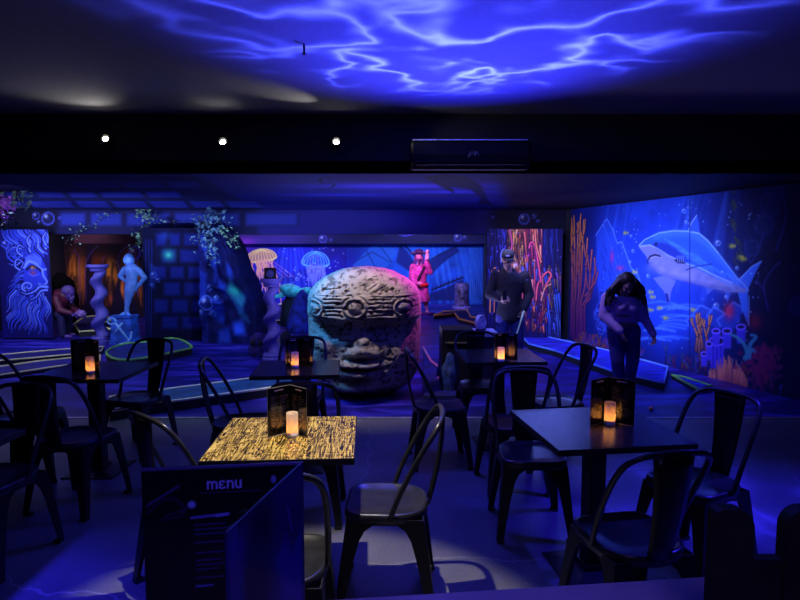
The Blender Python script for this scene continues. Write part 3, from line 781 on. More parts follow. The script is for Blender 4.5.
r = put_mural(sp_, 'stone_block_pillar', 'dark pillar of painted blue stone blocks with one glowing green block', 'pillar', depth=.45, m=MPr)

YR = 10.3
rk = facing(204, 270, 222, 348, YR, 46, (8, 12, 66), z0=0)
facets = [[(204, 236), (216, 232), (222, 250), (212, 262)], [(222, 252), (232, 236), (240, 262), (228, 268)], [(238, 290), (246, 278), (258, 296), (250, 308), (242, 300)], [(218, 262), (226, 252), (228, 274), (222, 282)], [(240, 298), (246, 304), (258, 322), (248, 318)], [(226, 276), (238, 284), (236, 298), (228, 292)], [(240, 322), (250, 318), (252, 334), (240, 334)], [(218, 296), (230, 300), (228, 326), (216, 318)], [(246, 262), (252, 270), (250, 282), (243, 274)], [(202, 270), (212, 274), (210, 300), (201, 296)], [(222, 330), (234, 326), (236, 342), (220, 344)]]
for i, P in enumerate(facets):
    rk.poly(P, (24, 50, 160) if i % 2 else (30, 60, 175), .8, 5)
rk.poly(facets[2], (30, 120, 130), .7, 4); rk.blob(246, 290, 6, 5, (50, 190, 160), .8); rk.poly(facets[4], (20, 84, 120), .7, 4); rk.blob(245, 328, 6, 5, (40, 80, 220), .6)
rk.blob(222, 260, 3, 5, (60, 90, 220), .5); rk.noise((10, 6), .35)
for k in range(5): rk.stroke([(201 + k * 2, 240), (202 + k * 2, 345)], 1.2, (26, 40, 130), .5, 1.2)
for (x, y, r_) in ((211, 302, 7), (215, 287, 3), (216, 313, 3), (203.5, 311, 2), (222, 297, 2)): rk.bubble(x, y, r_, (80, 120, 240))
O = rk.O.copy(); rk.O = np.zeros(3)
X_ = np.linspace(0, rk.W, rk.nx); Z_ = np.linspace(0, rk.Ht, rk.ny)
XX, ZZ = np.meshgrid(X_, Z_)
edge = np.array([(at_y(p[0], p[1], YR).x - O[0], at_y(p[0], p[1], YR).z) for p in ((269, 345), (263, 325), (262, 308), (258, 296), (252, 280), (246, 268), (240, 252), (233, 240), (226, 231), (216, 224))])
o_ = np.argsort(edge[:, 1]); ex = np.interp(Z_, edge[o_, 1], edge[o_, 0])[:, None] + .03 * (vnoise(rk.ny, 1, (9, 2), 3) - .5)
XX = XX / rk.W * ex
hgt = vnoise(rk.ny, rk.nx, (6, 4), 4); hgt2 = 1 - abs(vnoise(rk.ny, rk.nx, (5, 3), 2) - .5) * 4
q = XX / ex
YY = -.16 * hgt - .12 * hgt2 + .55 * np.clip((q - .86) / .14, 0, 1) ** 2.2
me = grid_mesh('cave_rock', np.stack([XX, YY, ZZ], -1), np.clip(lin(np.clip(rk.a, 0, 255) / 255) * 1.3, .0015, .9))
r = thing('cave_rock', 'dark faceted cave rock with a green patch, left of a twisted column', 'rock', tuple(O))
o = link('rock_face', me, MPr, r, True)
bm = NB(); prism(bm, [(0, .05), (.9, .05), (.9, .6), (0, .6)], 0, .75); obj('rock_back', bm, M_dark, r)
# ================================================================== CAFE FURNITURE
M_metal = mat('black_powder_coated_metal', (.012, .012, .015), .38, .35, var=.2, scale=30, spec=.5)
M_metal_top = mat('worn_black_seat_metal', (.035, .035, .042), .30, .45, var=.25, scale=20, spec=.5)
M_rub = mat('black_rubber', (.01, .01, .01), .8)
# grained wood laminate
m, nt, b = new_mat('grained_wood_laminate')
tc = N(nt, 'ShaderNodeTexCoord'); mp = N(nt, 'ShaderNodeMapping'); mp.inputs['Scale'].default_value = (1, 1, 1)
nt.links.new(tc.outputs['Object'], mp.inputs['Vector'])
sx = N(nt, 'ShaderNodeSeparateXYZ'); nt.links.new(mp.outputs['Vector'], sx.inputs[0])
pl = N(nt, 'ShaderNodeMath', operation='MULTIPLY'); pl.inputs[1].default_value = 7.7; nt.links.new(sx.outputs['X'], pl.inputs[0])
fl = N(nt, 'ShaderNodeMath', operation='FLOOR'); nt.links.new(pl.outputs[0], fl.inputs[0])
cb = N(nt, 'ShaderNodeCombineXYZ'); nt.links.new(fl.outputs[0], cb.inputs['Z']); 
sc_ = N(nt, 'ShaderNodeVectorMath', operation='MULTIPLY'); sc_.inputs[1].default_value = (0, 0, 3.7); nt.links.new(cb.outputs[0], sc_.inputs[0])
ad = N(nt, 'ShaderNodeVectorMath', operation='ADD'); nt.links.new(mp.outputs['Vector'], ad.inputs[0]); nt.links.new(sc_.outputs[0], ad.inputs[1])
m2 = N(nt, 'ShaderNodeMapping'); m2.inputs['Scale'].default_value = (13, 1.3, 1); nt.links.new(ad.outputs[0], m2.inputs['Vector'])
ng = N(nt, 'ShaderNodeTexNoise', Scale=1.7, Detail=5.0, Distortion=1.3); nt.links.new(m2.outputs[0], ng.inputs['Vector'])
wv = N(nt, 'ShaderNodeMath', operation='MULTIPLY'); wv.inputs[1].default_value = 76; nt.links.new(ng.outputs['Fac'], wv.inputs[0])
sn = N(nt, 'ShaderNodeMath', operation='SINE'); nt.links.new(wv.outputs[0], sn.inputs[0])
m3 = N(nt, 'ShaderNodeMapping'); m3.inputs['Scale'].default_value = (75, 5, 1); nt.links.new(ad.outputs[0], m3.inputs['Vector'])
nf = N(nt, 'ShaderNodeTexNoise', Scale=1.6, Detail=6.0); nt.links.new(m3.outputs[0], nf.inputs['Vector'])
m4 = N(nt, 'ShaderNodeMapping'); m4.inputs['Scale'].default_value = (9, 60, 1); nt.links.new(ad.outputs[0], m4.inputs['Vector'])
nf2 = N(nt, 'ShaderNodeTexNoise', Scale=1.3, Detail=4.0); nt.links.new(m4.outputs[0], nf2.inputs['Vector'])
ma = N(nt, 'ShaderNodeMath', operation='MULTIPLY_ADD'); ma.inputs[1].default_value = .16; nt.links.new(sn.outputs[0], ma.inputs[0]); nt.links.new(nf.outputs['Fac'], ma.inputs[2])
mb = N(nt, 'ShaderNodeMath', operation='MULTIPLY_ADD'); mb.inputs[1].default_value = .5; nt.links.new(nf2.outputs['Fac'], mb.inputs[0]); nt.links.new(ma.outputs[0], mb.inputs[2])
cr = N(nt, 'ShaderNodeValToRGB'); E = cr.color_ramp.elements
E[0].position = .60; E[0].color = (.018, .013, .010, 1); E[1].position = .76; E[1].color = (.25, .155, .030, 1)
e = E.new(.92); e.color = (.62, .41, .085, 1); e = E.new(1.0); e.color = (.72, .52, .15, 1)
nt.links.new(mb.outputs[0], cr.inputs['Fac']); nt.links.new(cr.outputs['Color'], b.inputs['Base Color'])
b.inputs['Roughness'].default_value = .24; b.inputs['Specular IOR Level'].default_value = .5
bp = N(nt, 'ShaderNodeBump', Strength=.06, Distance=.004); nt.links.new(mb.outputs[0], bp.inputs['Height']); nt.links.new(bp.outputs['Normal'], b.inputs['Normal'])
M_wood = m
# same laminate, its colour darkened for tables outside the spotlight
M_wood_unlit = m.copy(); M_wood_unlit.name = 'unlit_wood_laminate'
cr2 = [n for n in M_wood_unlit.node_tree.nodes if n.type == 'VALTORGB'][0].color_ramp.elements
for e, c in zip(cr2, ((.010, .008, .008), (.034, .026, .022), (.05, .038, .03), (.06, .045, .036))): e.color = (*c, 1)
M_edge = mat('dark_table_edge', (.012, .011, .011), .5)

# ---------------------------------------------------- chair prototype (sitter faces +Y, origin on the floor)
def seat_outline(k=1.0, n=40):
    P = []
    for i in range(n):
        t = 2 * PI * i / n
        c, s_ = math.cos(t), math.sin(t)
        e = .42 if s_ > 0 else .72
        x = .182 * math.copysign(abs(c) ** e, c) * (1 + .03 * s_); y = .186 * math.copysign(abs(s_) ** e, s_)
        P.append((x * k, y * k))
    return P
def make_chair():
    r = thing('metal_chair', 'x', 'chair', (0, 0, 0), 0, 'black metal cafe chairs')
    bm = NB()
    L = lambda k, z: [Vector((p[0], p[1], z)) for p in seat_outline(k)]
    loft(bm, [L(.96, .402), L(1.02, .404), L(1.03, .43), L(1.02, .448), L(.985, .4535), L(.93, .452), L(.88, .4455), L(.5, .442), L(.06, .441)])
    obj('seat', bm, M_metal_top, r, True)
    for sx_ in (-1, 1):
        for sy_ in (-1, 1):
            bm = NB(); rings = []
            for z, cx, cy, a in ((.425, .176, .172, .17), (.405, .178, .175, .125), (.375, .181, .180, .088), (.33, .186, .186, .070), (.25, .194, .197, .058), (.12, .206, .213, .045), (.012, .216, .226, .036)):
                X, Y, t = cx * sx_, cy * sy_, .006
                rings.append([Vector((X + dx * -sx_, Y + dy * -sy_, z)) for dx, dy in ((0, 0), (a, 0), (a, t), (t, t), (t, a), (0, a))])
            loft(bm, rings); lg = obj('leg', bm, M_metal, r)
            bm = NB(); box(bm, .216 * sx_ - .004 * sx_, .216 * sx_ - .042 * sx_, .226 * sy_ + .003 * sy_, .226 * sy_ - .04 * sy_, 0, .016); obj('foot_pad', bm, M_rub, lg)
    half = [(.186, -.02, .432), (.192, -.062, .54), (.195, -.125, .67), (.192, -.185, .775), (.172, -.226, .838), (.125, -.247, .866), (.06, -.254, .874), (0, -.256, .876)]
    path = half + [(-x, y, z) for x, y, z in half[-2::-1]]
    bm = NB(); tube(bm, smoothpts(path, 4), .0125, 8); obj('back_hoop', bm, M_metal_top, r, True)
    bm = NB(); rows = []
    for t in np.linspace(0, 1, 9):
        y = -.188 - .066 * t - .016 * math.sin(PI * t); z = .44 + .43 * t; w = .052 + .034 * t
        rows.append([Vector((w * s_, y - .016 * (1 - s_ * s_), z)) for s_ in (-1, -.6, 0, .6, 1)])
    vv = [[bm.verts.new(p) for p in rr] for rr in rows]
    for A_, B_ in zip(vv, vv[1:]):
        for i in range(4): bm.faces.new((A_[i], A_[i + 1], B_[i + 1], B_[i]))
    o = obj('back_slat', bm, M_metal, r, True); solidify(o, .005, 0)
    bm = NB()
    tube(bm, [(.17, .17, .365), (-.17, -.17, .365)], .006, 6); tube(bm, [(-.17, .17, .372), (.17, -.17, .372)], .006, 6)
    obj('cross_brace', bm, M_metal, r)
    return r
_proto = make_chair(); _n = [0]
def chair(x, y, ang, label):
    o = _proto if _n[0] == 0 else copy_tree(_proto)
    _n[0] += 1
    o.location = (x, y, 0); o.rotation_euler = (0, 0, math.radians(ang - 90)); o['label'] = label
    return o

# ---------------------------------------------------- tables
def make_table(x, y, rz, sx_, sy_, m, label):
    r = thing('cafe_table', label, 'table', (x, y, 0), math.radians(rz), 'square pedestal cafe tables')
    o = obj('tabletop', box(NB(), -sx_ / 2 + .004, sx_ / 2 - .004, -sy_ / 2 + .004, sy_ / 2 - .004, .728, .75), m, r)
    bm = NB()
    for a in ((-sx_ / 2, sx_ / 2, -sy_ / 2, -sy_ / 2 + .004), (-sx_ / 2, sx_ / 2, sy_ / 2 - .004, sy_ / 2), (-sx_ / 2, -sx_ / 2 + .004, -sy_ / 2 + .004, sy_ / 2 - .004), (sx_ / 2 - .004, sx_ / 2, -sy_ / 2 + .004, sy_ / 2 - .004)):
        box(bm, *a, .722, .7495)
    obj('edge_band', bm, M_edge, r)
    bm = NB(); box(bm, -.045, .045, -.045, .045, .02, .71); obj('column', bm, M_metal, r, bevel=.006)
    bm = NB(); box(bm, -.19, .19, -.19, .19, .708, .722); obj('top_plate', bm, M_metal, r)
    bm = NB(); loft(bm, [[Vector((a * k, b_ * k, z)) for a, b_ in ((-1, -1), (1, -1), (1, 1), (-1, 1))] for k, z in ((.185, 0), (.185, .010), (.06, .024), (.055, .05))])
    obj('base_plate', bm, M_metal, r)
    return r
def quad_center(P):
    q = [at_h(px, py, .75) for px, py in P]
    return sum(q, Vector()) / len(q), q
TB = {}
c, q = quad_center([(203, 461), (357, 461), (357, 416), (228, 416)])
TB['wood'] = (c.x, c.y)
make_table(c.x, c.y, 3.2, .645, .64, M_wood, 'spotlit table with a bright yellow wood grain top')
a, b_ = at_h(562, 450.5, .75), at_h(695, 444, .75)
ang = math.atan2(b_.y - a.y, b_.x - a.x); ux, uy = Vector((math.cos(ang), math.sin(ang), 0)), Vector((-math.sin(ang), math.cos(ang), 0))
c = (a + b_) / 2 + uy * .33; TB['right'] = (c.x, c.y)
make_table(c.x, c.y, math.degrees(ang), .66, .66, M_wood_unlit, 'dark table with half its top shining pale blue, right of the spotlit table')
c = at_h(292, 376, .75) + Vector((-.01, .30, 0)); TB['mid'] = (c.x, c.y)
make_table(c.x, c.y, 5, .62, .58, M_wood_unlit, 'dark table just in front of the stone head, behind the spotlit table')
c = at_h(120, 379, .75) + Vector((-.325, .31, 0)); TB['left'] = (c.x, c.y)
make_table(c.x, c.y, -1, .65, .64, M_wood_unlit, 'dark table with a candle at the far left, in front of the glowing green lines')
c = at_h(546, 362, .75) + Vector((-.32, .30, 0)); TB['back'] = (c.x, c.y)
make_table(c.x, c.y, 3, .64, .62, M_wood_unlit, 'dark table below the man in the cap, near the black rock box')
c = at_h(22, 430, .75) + Vector((-.325, -.30, 0)); TB['edge'] = (c.x, c.y)
make_table(c.x, c.y, 0, .65, .65, M_wood_unlit, 'dark table cut off by the left edge of the picture')

# ---------------------------------------------------- chairs
CH = [
 (-.06, 2.70, 178, 'chair with its seat lit from above, at the right side of the spotlit wood table'),
 (-1.09, 3.98, 8, 'chair seen from the side just behind the left corner of the spotlit wood table'),
 (-1.00, 2.80, 50, 'chair with a shiny curved back hoop above the menu, left of the spotlit wood table'),
 (-.46, 2.16, 92, 'chair mostly hidden behind the big menu card, near side of the spotlit wood table'),
 (-.56, 3.52, 92, 'chair between the spotlit wood table and the dark table by the stone head'),
 (-.83, 4.78, 268, 'chair on the far side of the dark table by the stone head'),
 (-2.05, 3.66, 80, 'chair with its back to us at the near side of the far left candle table'),
 (-2.11, 4.66, 256, 'chair on the far side of the far left candle table, before the leaf shaped green'),
 (-2.66, 4.15, 10, 'chair at the left side of the far left candle table'),
 (-2.12, 2.98, 262, 'chair at the left picture edge, tucked in at the cut off table'),
 (1.51, 2.93, 208, 'chair on the right side of the shiny dark table, leaning hoop against the blue floor'),
 (.955, 2.36, 102, 'chair with its back to us at the near side of the shiny dark table'),
 (.76, 3.36, 268, 'chair facing us from the far side of the shiny dark table'),
 (1.22, 4.52, 195, 'chair at the right side of the back table below the man, slanted hoop'),
 (.77, 3.96, 95, 'chair on the near side of the back table below the man'),
 (.70, 5.10, 272, 'chair on the far side of the back table, in front of the black rock box'),
 (.30, 4.42, 5, 'chair at the left side of the back table, beside the stone head'),
]
for t in CH: chair(*t)

# ---------------------------------------------------- candles
M_frost, nt, b = new_mat('frosted_candle_plastic')
for n in list(nt.nodes):
    if n.type == 'BSDF_PRINCIPLED': nt.nodes.remove(n)
out = [n for n in nt.nodes if n.type == 'OUTPUT_MATERIAL'][0]
tr = N(nt, 'ShaderNodeBsdfTranslucent'); tr.inputs['Color'].default_value = (.95, .84, .72, 1)
df = N(nt, 'ShaderNodeBsdfDiffuse'); df.inputs['Color'].default_value = (.85, .72, .66, 1)
ms = N(nt, 'ShaderNodeMixShader'); ms.inputs['Fac'].default_value = .42
nzf = N(nt, 'ShaderNodeTexNoise', Scale=80.0); mrf = N(nt, 'ShaderNodeMapRange'); mrf.inputs['To Min'].default_value = .40; mrf.inputs['To Max'].default_value = .44
nt.links.new(nzf.outputs['Fac'], mrf.inputs['Value']); nt.links.new(mrf.outputs['Result'], ms.inputs['Fac'])
nt.links.new(tr.outputs[0], ms.inputs[1]); nt.links.new(df.outputs[0], ms.inputs[2]); nt.links.new(ms.outputs[0], out.inputs['Surface'])
M_flame = mat_emit('flame_glow', (1.0, .50, .10), 190.0)
M_cbase = mat('white_candle_base', (.70, .66, .72), .5)
def candle(x, y, z, label, k=1.0, power=.10):
    r = thing('candle', label, 'candle', (x, y, z), 0, 'lit table candles')
    R_, Hh = .027 * k, .115 * k
    bm = NB(); prof = [(R_, .022), (R_, Hh - .003), (R_ - .0015, Hh), (R_ - .003, Hh - .002), (R_ - .003, .022)]
    loft(bm, [ring((0, 0, z_), r_, 24) for r_, z_ in prof], cap=False); obj('frosted_cup', bm, M_frost, r, True)
    bm = NB(); lathe(bm, [(R_ * .98, 0), (R_ * 1.03, .003), (R_ * 1.03, .02), (R_ * .9, .022), (.004, .0225)], 24); obj('candle_base', bm, M_cbase, r, True)
    bm = NB(); lathe(bm, [(.001, .024), (.0075, .030), (.0095, .040), (.0075, .050), (.0035, .059), (.0006, .066)], 12); obj('flame', bm, M_flame, r, True)
    return r

# ---------------------------------------------------- small folded menus
MPm = mat_paint('laminated_menu_print', .16, .5)
M_card = mat('black_menu_card', (.008, .008, .012), .25)
def small_menu(px, py, la, ra, label, Lw=.125, hh=.215, seed=1):
    """spine at pixel (px,py) on the table plane, leaves along angles la and ra (degrees)"""
    s_ = at_h(px, py, .75)
    r = thing('folded_menu', label, 'menu', (s_.x, s_.y, .7505), 0, 'small folded menus on the tables')
    rg = np.random.default_rng(seed)
    for a in (la, ra):
        d = np.array([math.cos(math.radians(a)), math.sin(math.radians(a)), 0.0])
        left = d[0] < 0
        O = d * Lw if left else np.zeros(3); A = -d if left else d
        cv = Paint(O, A, (0, 0, 1), Lw, hh, 620, (10, 10, 20), 'm'); cv.u = 620 * .001
        # widths below in millimetres
        for k in range(8):
            x = Lw * .34 + k * Lw * .045; cv.stroke([(x, hh * .93), (x + Lw * .028, hh * .935)], 6, (190, 170, 215), .9, 1)
        for j in range(15):
            z = hh * (.80 - .045 * j)
            for col_x in (.16, .56):
                L_ = rg.uniform(.12, .3) * Lw
                for q_ in np.arange(0, L_, .006): cv.stroke([(Lw * col_x + q_, z), (Lw * col_x + q_ + .003, z)], 2.4, (110, 95, 125), .8, 1)
            cv.stroke([(Lw * .47, z), (Lw * .475, z)], 3, (120, 100, 70), .8, 1); cv.stroke([(Lw * .9, z), (Lw * .905, z)], 3, (120, 100, 70), .8, 1)
        me = cv.mesh('leaf', 1.0); o = link('menu_leaf', me, MPm, r); solidify(o, .0022, -1)
        bm = NB()
        e0, e1 = d * 0, d * Lw
        for p0, p1 in (((*e1[:2], 0), (*e1[:2], hh)), ((*e0[:2], hh), (*e1[:2], hh)), ((*e0[:2], 0), (*e1[:2], 0))): tube(bm, [p0, p1], .0014, 5)
        obj('edge_trim', bm, M_trim, o)
    return r
M_trim = mat('clear_laminate_edge', (.22, .20, .20), .3)
small_menu(290.5, 432, 225, 318, 'folded menu with pale edges on the spotlit wood table', .125, .23, seed=1)
small_menu(607, 421.5, 215, 320, 'folded menu with two flame reflections on the shiny dark table', .135, .23, seed=2)
small_menu(92.5, 371, 210, 318, 'folded menu behind the candle on the far left table', .13, .235, seed=3)
small_menu(301, 365, 220, 322, 'folded menu on the dark table by the stone head', .13, .21, seed=4)
small_menu(504.5, 359.5, 215, 325, 'folded menu on the back table below the man in the cap', .11, .215, seed=5)
p = at_h(292.5, 436.5, .75); candle(p.x, p.y, .75, 'pale lit candle on the spotlit wood table')
p = at_h(609.5, 424.5, .75); candle(p.x, p.y, .75, 'amber candle on the shiny dark table, mirrored in its menu')
p = at_h(90.5, 373.5, .75); candle(p.x, p.y, .75, 'amber candle on the far left table', 1.05)
p = at_h(295, 367.5, .75); candle(p.x, p.y, .75, 'amber candle on the dark table by the stone head')
p = at_h(501, 361.5, .75); candle(p.x, p.y, .75, 'amber candle on the back table below the man in the cap', .98)

# ---------------------------------------------------- bar counter in front of us with the big menu
HC = 1.05
a, b_ = at_h(345, 598, HC), at_h(715, 575.5, HC)
d = (b_ - a).normalized(); nrm_ = Vector((-d.y, d.x, 0))
r = thing('bar_counter', 'purple tinted bar counter edge along the bottom of the picture', 'counter', (a.x, a.y, 0), math.atan2(d.y, d.x))
M_count = mat('counter_laminate', (.20, .14, .24), .5, var=.1)
obj('counter_top', box(NB(), -1.6, 1.9, -.62, 0, HC - .035, HC), M_count, r, bevel=.004)
obj('counter_front', box(NB(), -1.57, 1.87, -.12, -.06, 0, HC - .035), M_black, r)
# big menu: back leaf faces us, second leaf swings towards us
s_ = at_y(303, 462, .76); zt = s_.z
l0 = at_y(141, 470, .735)
hm = zt - HC - .003
r = thing('menu_stand', 'large dark menu standing open on the counter, headed in pale lettering', 'menu', (s_.x, s_.y, HC + .003), 0)
dv = np.array([l0.x - s_.x, l0.y - s_.y, 0.]); Lw = np.linalg.norm(dv); dv /= Lw
mw = Lw / 162.0      # metres per photo pixel on this leaf
cv = Paint(dv * Lw, -dv, (0, 0, 1), Lw, hm, 1150, (8, 8, 26), 'm'); cv.u = 1150 * mw
LX = lambda px: (px - 141) * mw
LZ = lambda py: hm - (py - 466) * mw
def ms_(P, w, c, al=1.0, soft=.8, **k): cv.stroke([(LX(x), LZ(y)) for x, y in P], w, c, al, soft, **k)
CW = (120, 122, 230)
ms_([(141, 467), (303, 467)], 3.4, (64, 58, 130), .9)
def arcp(cx, cy, rx, ry, a0, a1, n=12): return [(cx + rx * math.cos(math.radians(t)), cy - ry * math.sin(math.radians(t))) for t in np.linspace(a0, a1, n)]
y0, y1 = 482.5, 490
ms_([(206, y1), (206, y0)], 2.0, CW); ms_([(206, 485)] + arcp(208.2, 485, 2.2, 2.2, 180, 0) + [(210.4, y1)], 2.0, CW); ms_([(210.4, 485)] + arcp(212.6, 485, 2.2, 2.2, 180, 0) + [(214.8, y1)], 2.0, CW)
ms_(arcp(220.4, 484.4, 2.5, 1.9, 30, 270) + arcp(220.4, 488.1, 2.8, 1.9, 90, 330), 1.9, CW)
ms_([(226, y1), (226, y0)], 2.0, CW); ms_([(226, 485.2)] + arcp(228.6, 485.2, 2.6, 2.4, 180, 0) + [(231.2, y1)], 2.0, CW)
ms_([(234.2, y0), (234.2, 487.4)] + arcp(236.6, 487.4, 2.4, 2.4, 180, 360) + [(239, y0)], 2.0, CW); ms_([(239, y0), (239, y1)], 2.0, CW)
for k in range(26): ms_([(198 + k * 2.4, 494.4), (199.2 + k * 2.4, 494.2)], 1.1, (60, 60, 140), .6)
cv.blob(LX(189.5), LZ(506), 4.4, 4.4, (112, 118, 224), 1, p=6); cv.blob(LX(272.5), LZ(483), 3.0, 4.5, (100, 100, 205), .9, p=6)
ms_([(189, 520), (226, 517.5)], 3.0, (76, 80, 190), .9); ms_([(214, 519), (225, 518)], 3.4, (90, 92, 210), .9)
for k, (yy_, L_) in enumerate(((528, 30), (533, 34), (538, 36), (547, 32), (558, 36), (566, 26), (571, 30), (576, 22), (585, 34))):
    ms_([(192, yy_), (192 + L_, yy_ - .6)], 1.8, (44, 44, 120), .8)
ms_([(192, 594), (208, 593.6)], 2.6, (70, 72, 180), .9)
for k in range(8): ms_([(146 + k * 4, 505 - 2.4 * k), (149 + k * 4, 502 - 2.4 * k)], 2.6, (50, 50, 120), .8)
ms_([(146, 512), (160, 500), (172, 498), (184, 510), (178, 518), (160, 520)], 4, (30, 30, 84), .6, 3); ms_([(164, 516), (182, 511)], 3, (36, 36, 90), .6, 2)
ms_([(236, 517), (244, 514)], 3, (30, 66, 60), .7, 2)
me = cv.mesh('leaf', 1.0); o = link('menu_leaf', me, MPm, r); solidify(o, .004, -1)
n2_ = at_h(228, 536, zt - .004) - s_
d2 = np.array([n2_.x, n2_.y, 0.]); L2 = np.linalg.norm(d2); d2 /= L2
cv = Paint(d2 * L2, -d2, (0, 0, 1), L2, hm, 900, (14, 12, 60), 'm'); cv.u = 900 * .001
LWX = L2
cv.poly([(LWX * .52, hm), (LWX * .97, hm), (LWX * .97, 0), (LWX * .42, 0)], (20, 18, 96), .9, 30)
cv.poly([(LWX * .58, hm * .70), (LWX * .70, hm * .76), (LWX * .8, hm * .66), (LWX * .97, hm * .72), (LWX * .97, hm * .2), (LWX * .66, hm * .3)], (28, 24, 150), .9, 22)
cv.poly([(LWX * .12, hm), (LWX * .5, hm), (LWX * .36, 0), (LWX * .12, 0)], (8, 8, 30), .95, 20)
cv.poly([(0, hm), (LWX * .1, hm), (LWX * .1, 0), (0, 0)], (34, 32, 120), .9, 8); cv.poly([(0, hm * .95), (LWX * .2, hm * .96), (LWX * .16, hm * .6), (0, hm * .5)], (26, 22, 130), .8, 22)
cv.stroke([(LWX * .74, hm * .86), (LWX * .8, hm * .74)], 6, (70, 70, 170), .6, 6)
me = cv.mesh('leaf', 1.0); o = link('menu_leaf', me, MPm, r); solidify(o, .004, -1)
o['label'] = 'blue swinging leaf of the menu'
# dark holder on the counter at bottom right
def rprofile(x0, x1, z0, z1, rad):
    P = [(x0, z0), (x1, z0)]
    P += [(x1 - rad + rad * math.cos(t), z1 - rad + rad * math.sin(t)) for t in np.linspace(0, PI / 2, 8)]
    P += [(x0 + rad * .4 + rad * .4 * math.cos(t), z1 - rad * .4 + rad * .4 * math.sin(t)) for t in np.linspace(PI / 2, PI, 5)]
    return P
YC = .80
pA, pB, pC, pD = at_y(716, 510, YC), at_y(756, 510, YC), at_y(788, 510, YC), at_y(850, 510, YC)
zlow = at_y(770, 561, YC).z
r = thing('counter_caddy', 'black caddy with two raised rounded ends, on the counter at bottom right', 'caddy', ((pA.x + pD.x) / 2, YC, HC), 0)
cx = (pA.x + pD.x) / 2
def slab(P, y0, y1):
    bm = NB(); a_ = [bm.verts.new((p[0] - cx, y0, p[1] - HC)) for p in P]; b2 = [bm.verts.new((p[0] - cx, y1, p[1] - HC)) for p in P]
    bm.faces.new(a_); bm.faces.new(b2[::-1])
    for i in range(len(P)): bm.faces.new((a_[i], a_[(i + 1) % len(P)], b2[(i + 1) % len(P)], b2[i]))
    return bm
M_plast = mat('matt_black_plastic', (.005, .005, .007), .6, spec=.25)
obj('end_panel', slab(rprofile(pA.x, pB.x, HC, pA.z, .028), 0, .022), M_plast, r)
obj('end_panel', slab([(2 * cx - x, z) for x, z in rprofile(2 * cx - pD.x, 2 * cx - pC.x, HC, pA.z, .028)], 0, .022), M_plast, r)
obj('tray', slab([(pB.x - .001, HC), (pC.x + .001, HC), (pC.x + .001, zlow), (pB.x - .001, zlow)], 0.002, .020), M_plast, r)

# ---------------------------------------------------- things on the soffit and ceiling
M_lamp = mat_emit('lamp_face', (1.0, .93, .78), 30.0)
M_housing = mat('black_lamp_housing', (.03, .03, .03), .4, .5)
for i, (px, py, lab) in enumerate(((105, 140, 'lit spotlight on the dark soffit, leftmost of the three'), (222.5, 143, 'lit spotlight on the dark soffit, middle one of the three'), (336, 143, 'lit spotlight on the dark soffit, rightmost of the three'))):
    p = at_y(px, py, YS - .13)
    r = thing('spotlight', lab, 'lamp', (p.x, YS, p.z), 0, 'spotlights on the soffit')
    bm = NB(); lathe(bm, [(.045, 0), (.045, .012), (.01, .014)], 18); bmesh.ops.rotate(bm, verts=bm.verts, matrix=Matrix.Rotation(PI / 2, 3, 'X')); obj('mount', bm, M_housing, r)
    bm = NB(); tube(bm, [(0, -.01, 0), (0, -.05, .012)], .008, 8); obj('stem', bm, M_housing, r)
    bm = NB(); lathe(bm, [(.022, -.04), (.034, -.02), (.040, .03), (.042, .045), (.036, .046), (.034, .03)], 20); bmesh.ops.rotate(bm, verts=bm.verts, matrix=Matrix.Rotation(math.radians(76), 3, 'X')); bmesh.ops.translate(bm, verts=bm.verts, vec=(0, -.085, .01)); obj('housing', bm, M_housing, r, True)
    bm = NB(); ball(bm, (0, -.118, .006), .025, .012, .025, 16, 10); obj('lamp_face', bm, M_lamp, r, True)
# slim air unit on the soffit
a, b_ = at_y(411, 139.5, YS - .2), at_y(531, 168, YS - .2)
r = thing('air_unit', 'long black air unit on the soffit with a thin bright top edge', 'air conditioner', ((a.x + b_.x) / 2, YS, b_.z), 0)
w2, hh = (b_.x - a.x) / 2, a.z - b_.z
bm = NB()
prof = [(.002, 0), (-.12, 0), (-.19, .05), (-.205, .12), (-.20, hh - .03), (-.17, hh), (.002, hh)]
rg_ = [[Vector((x, y, z)) for y, z in prof] for x in (-w2, -w2 + .02, w2 - .02, w2)]
for k in (0, 3):
    for v in rg_[k]: v.y = v.y * .93; v.z = hh / 2 + (v.z - hh / 2) * .94
loft(bm, rg_); obj('body', bm, M_plast, r)
M_lip = mat('pale_edge_highlight', (.75, .75, .8), .3, .3)  # pale strip puts the highlight on the top edge into colour
bm = NB(); box(bm, -w2 + .015, w2 - .03, -.185, -.165, hh - .004, hh + .006); obj('top_edge_highlight', bm, M_lip, r)
bm = NB(); box(bm, -w2 + .05, w2 - .05, -.19, -.165, .03, .036, Matrix.Identity(4)); obj('louvre', bm, M_housing, r)
bm = NB()
for P in ([(-.055, .085), (-.035, .125), (-.02, .10), (-.005, .13), (.012, .10)], [(.0, .088), (.02, .128), (.04, .088)], [(-.06, .075), (-.03, .10)]):
    tube(bm, [(x + .03, -.2065, z + .02) for x, z in P], .0035, 5)
M_badge = mat('grey_badge', (.30, .30, .36), .4)
obj('badge', bm, M_badge, r)
p = at_h(304, 44, ZD)
r = thing('ceiling_sprinkler', 'tiny dark sprinkler hanging from the lit ceiling', 'sprinkler', (p.x, p.y, ZD - .062), 0)
bm = NB(); tube(bm, [(0, 0, .012), (0, 0, .062)], .007, 8); obj('pipe', bm, M_black, r)
bm = NB(); lathe(bm, [(.014, 0), (.014, .003), (.006, .012)], 12); obj('deflector', bm, M_black, r)
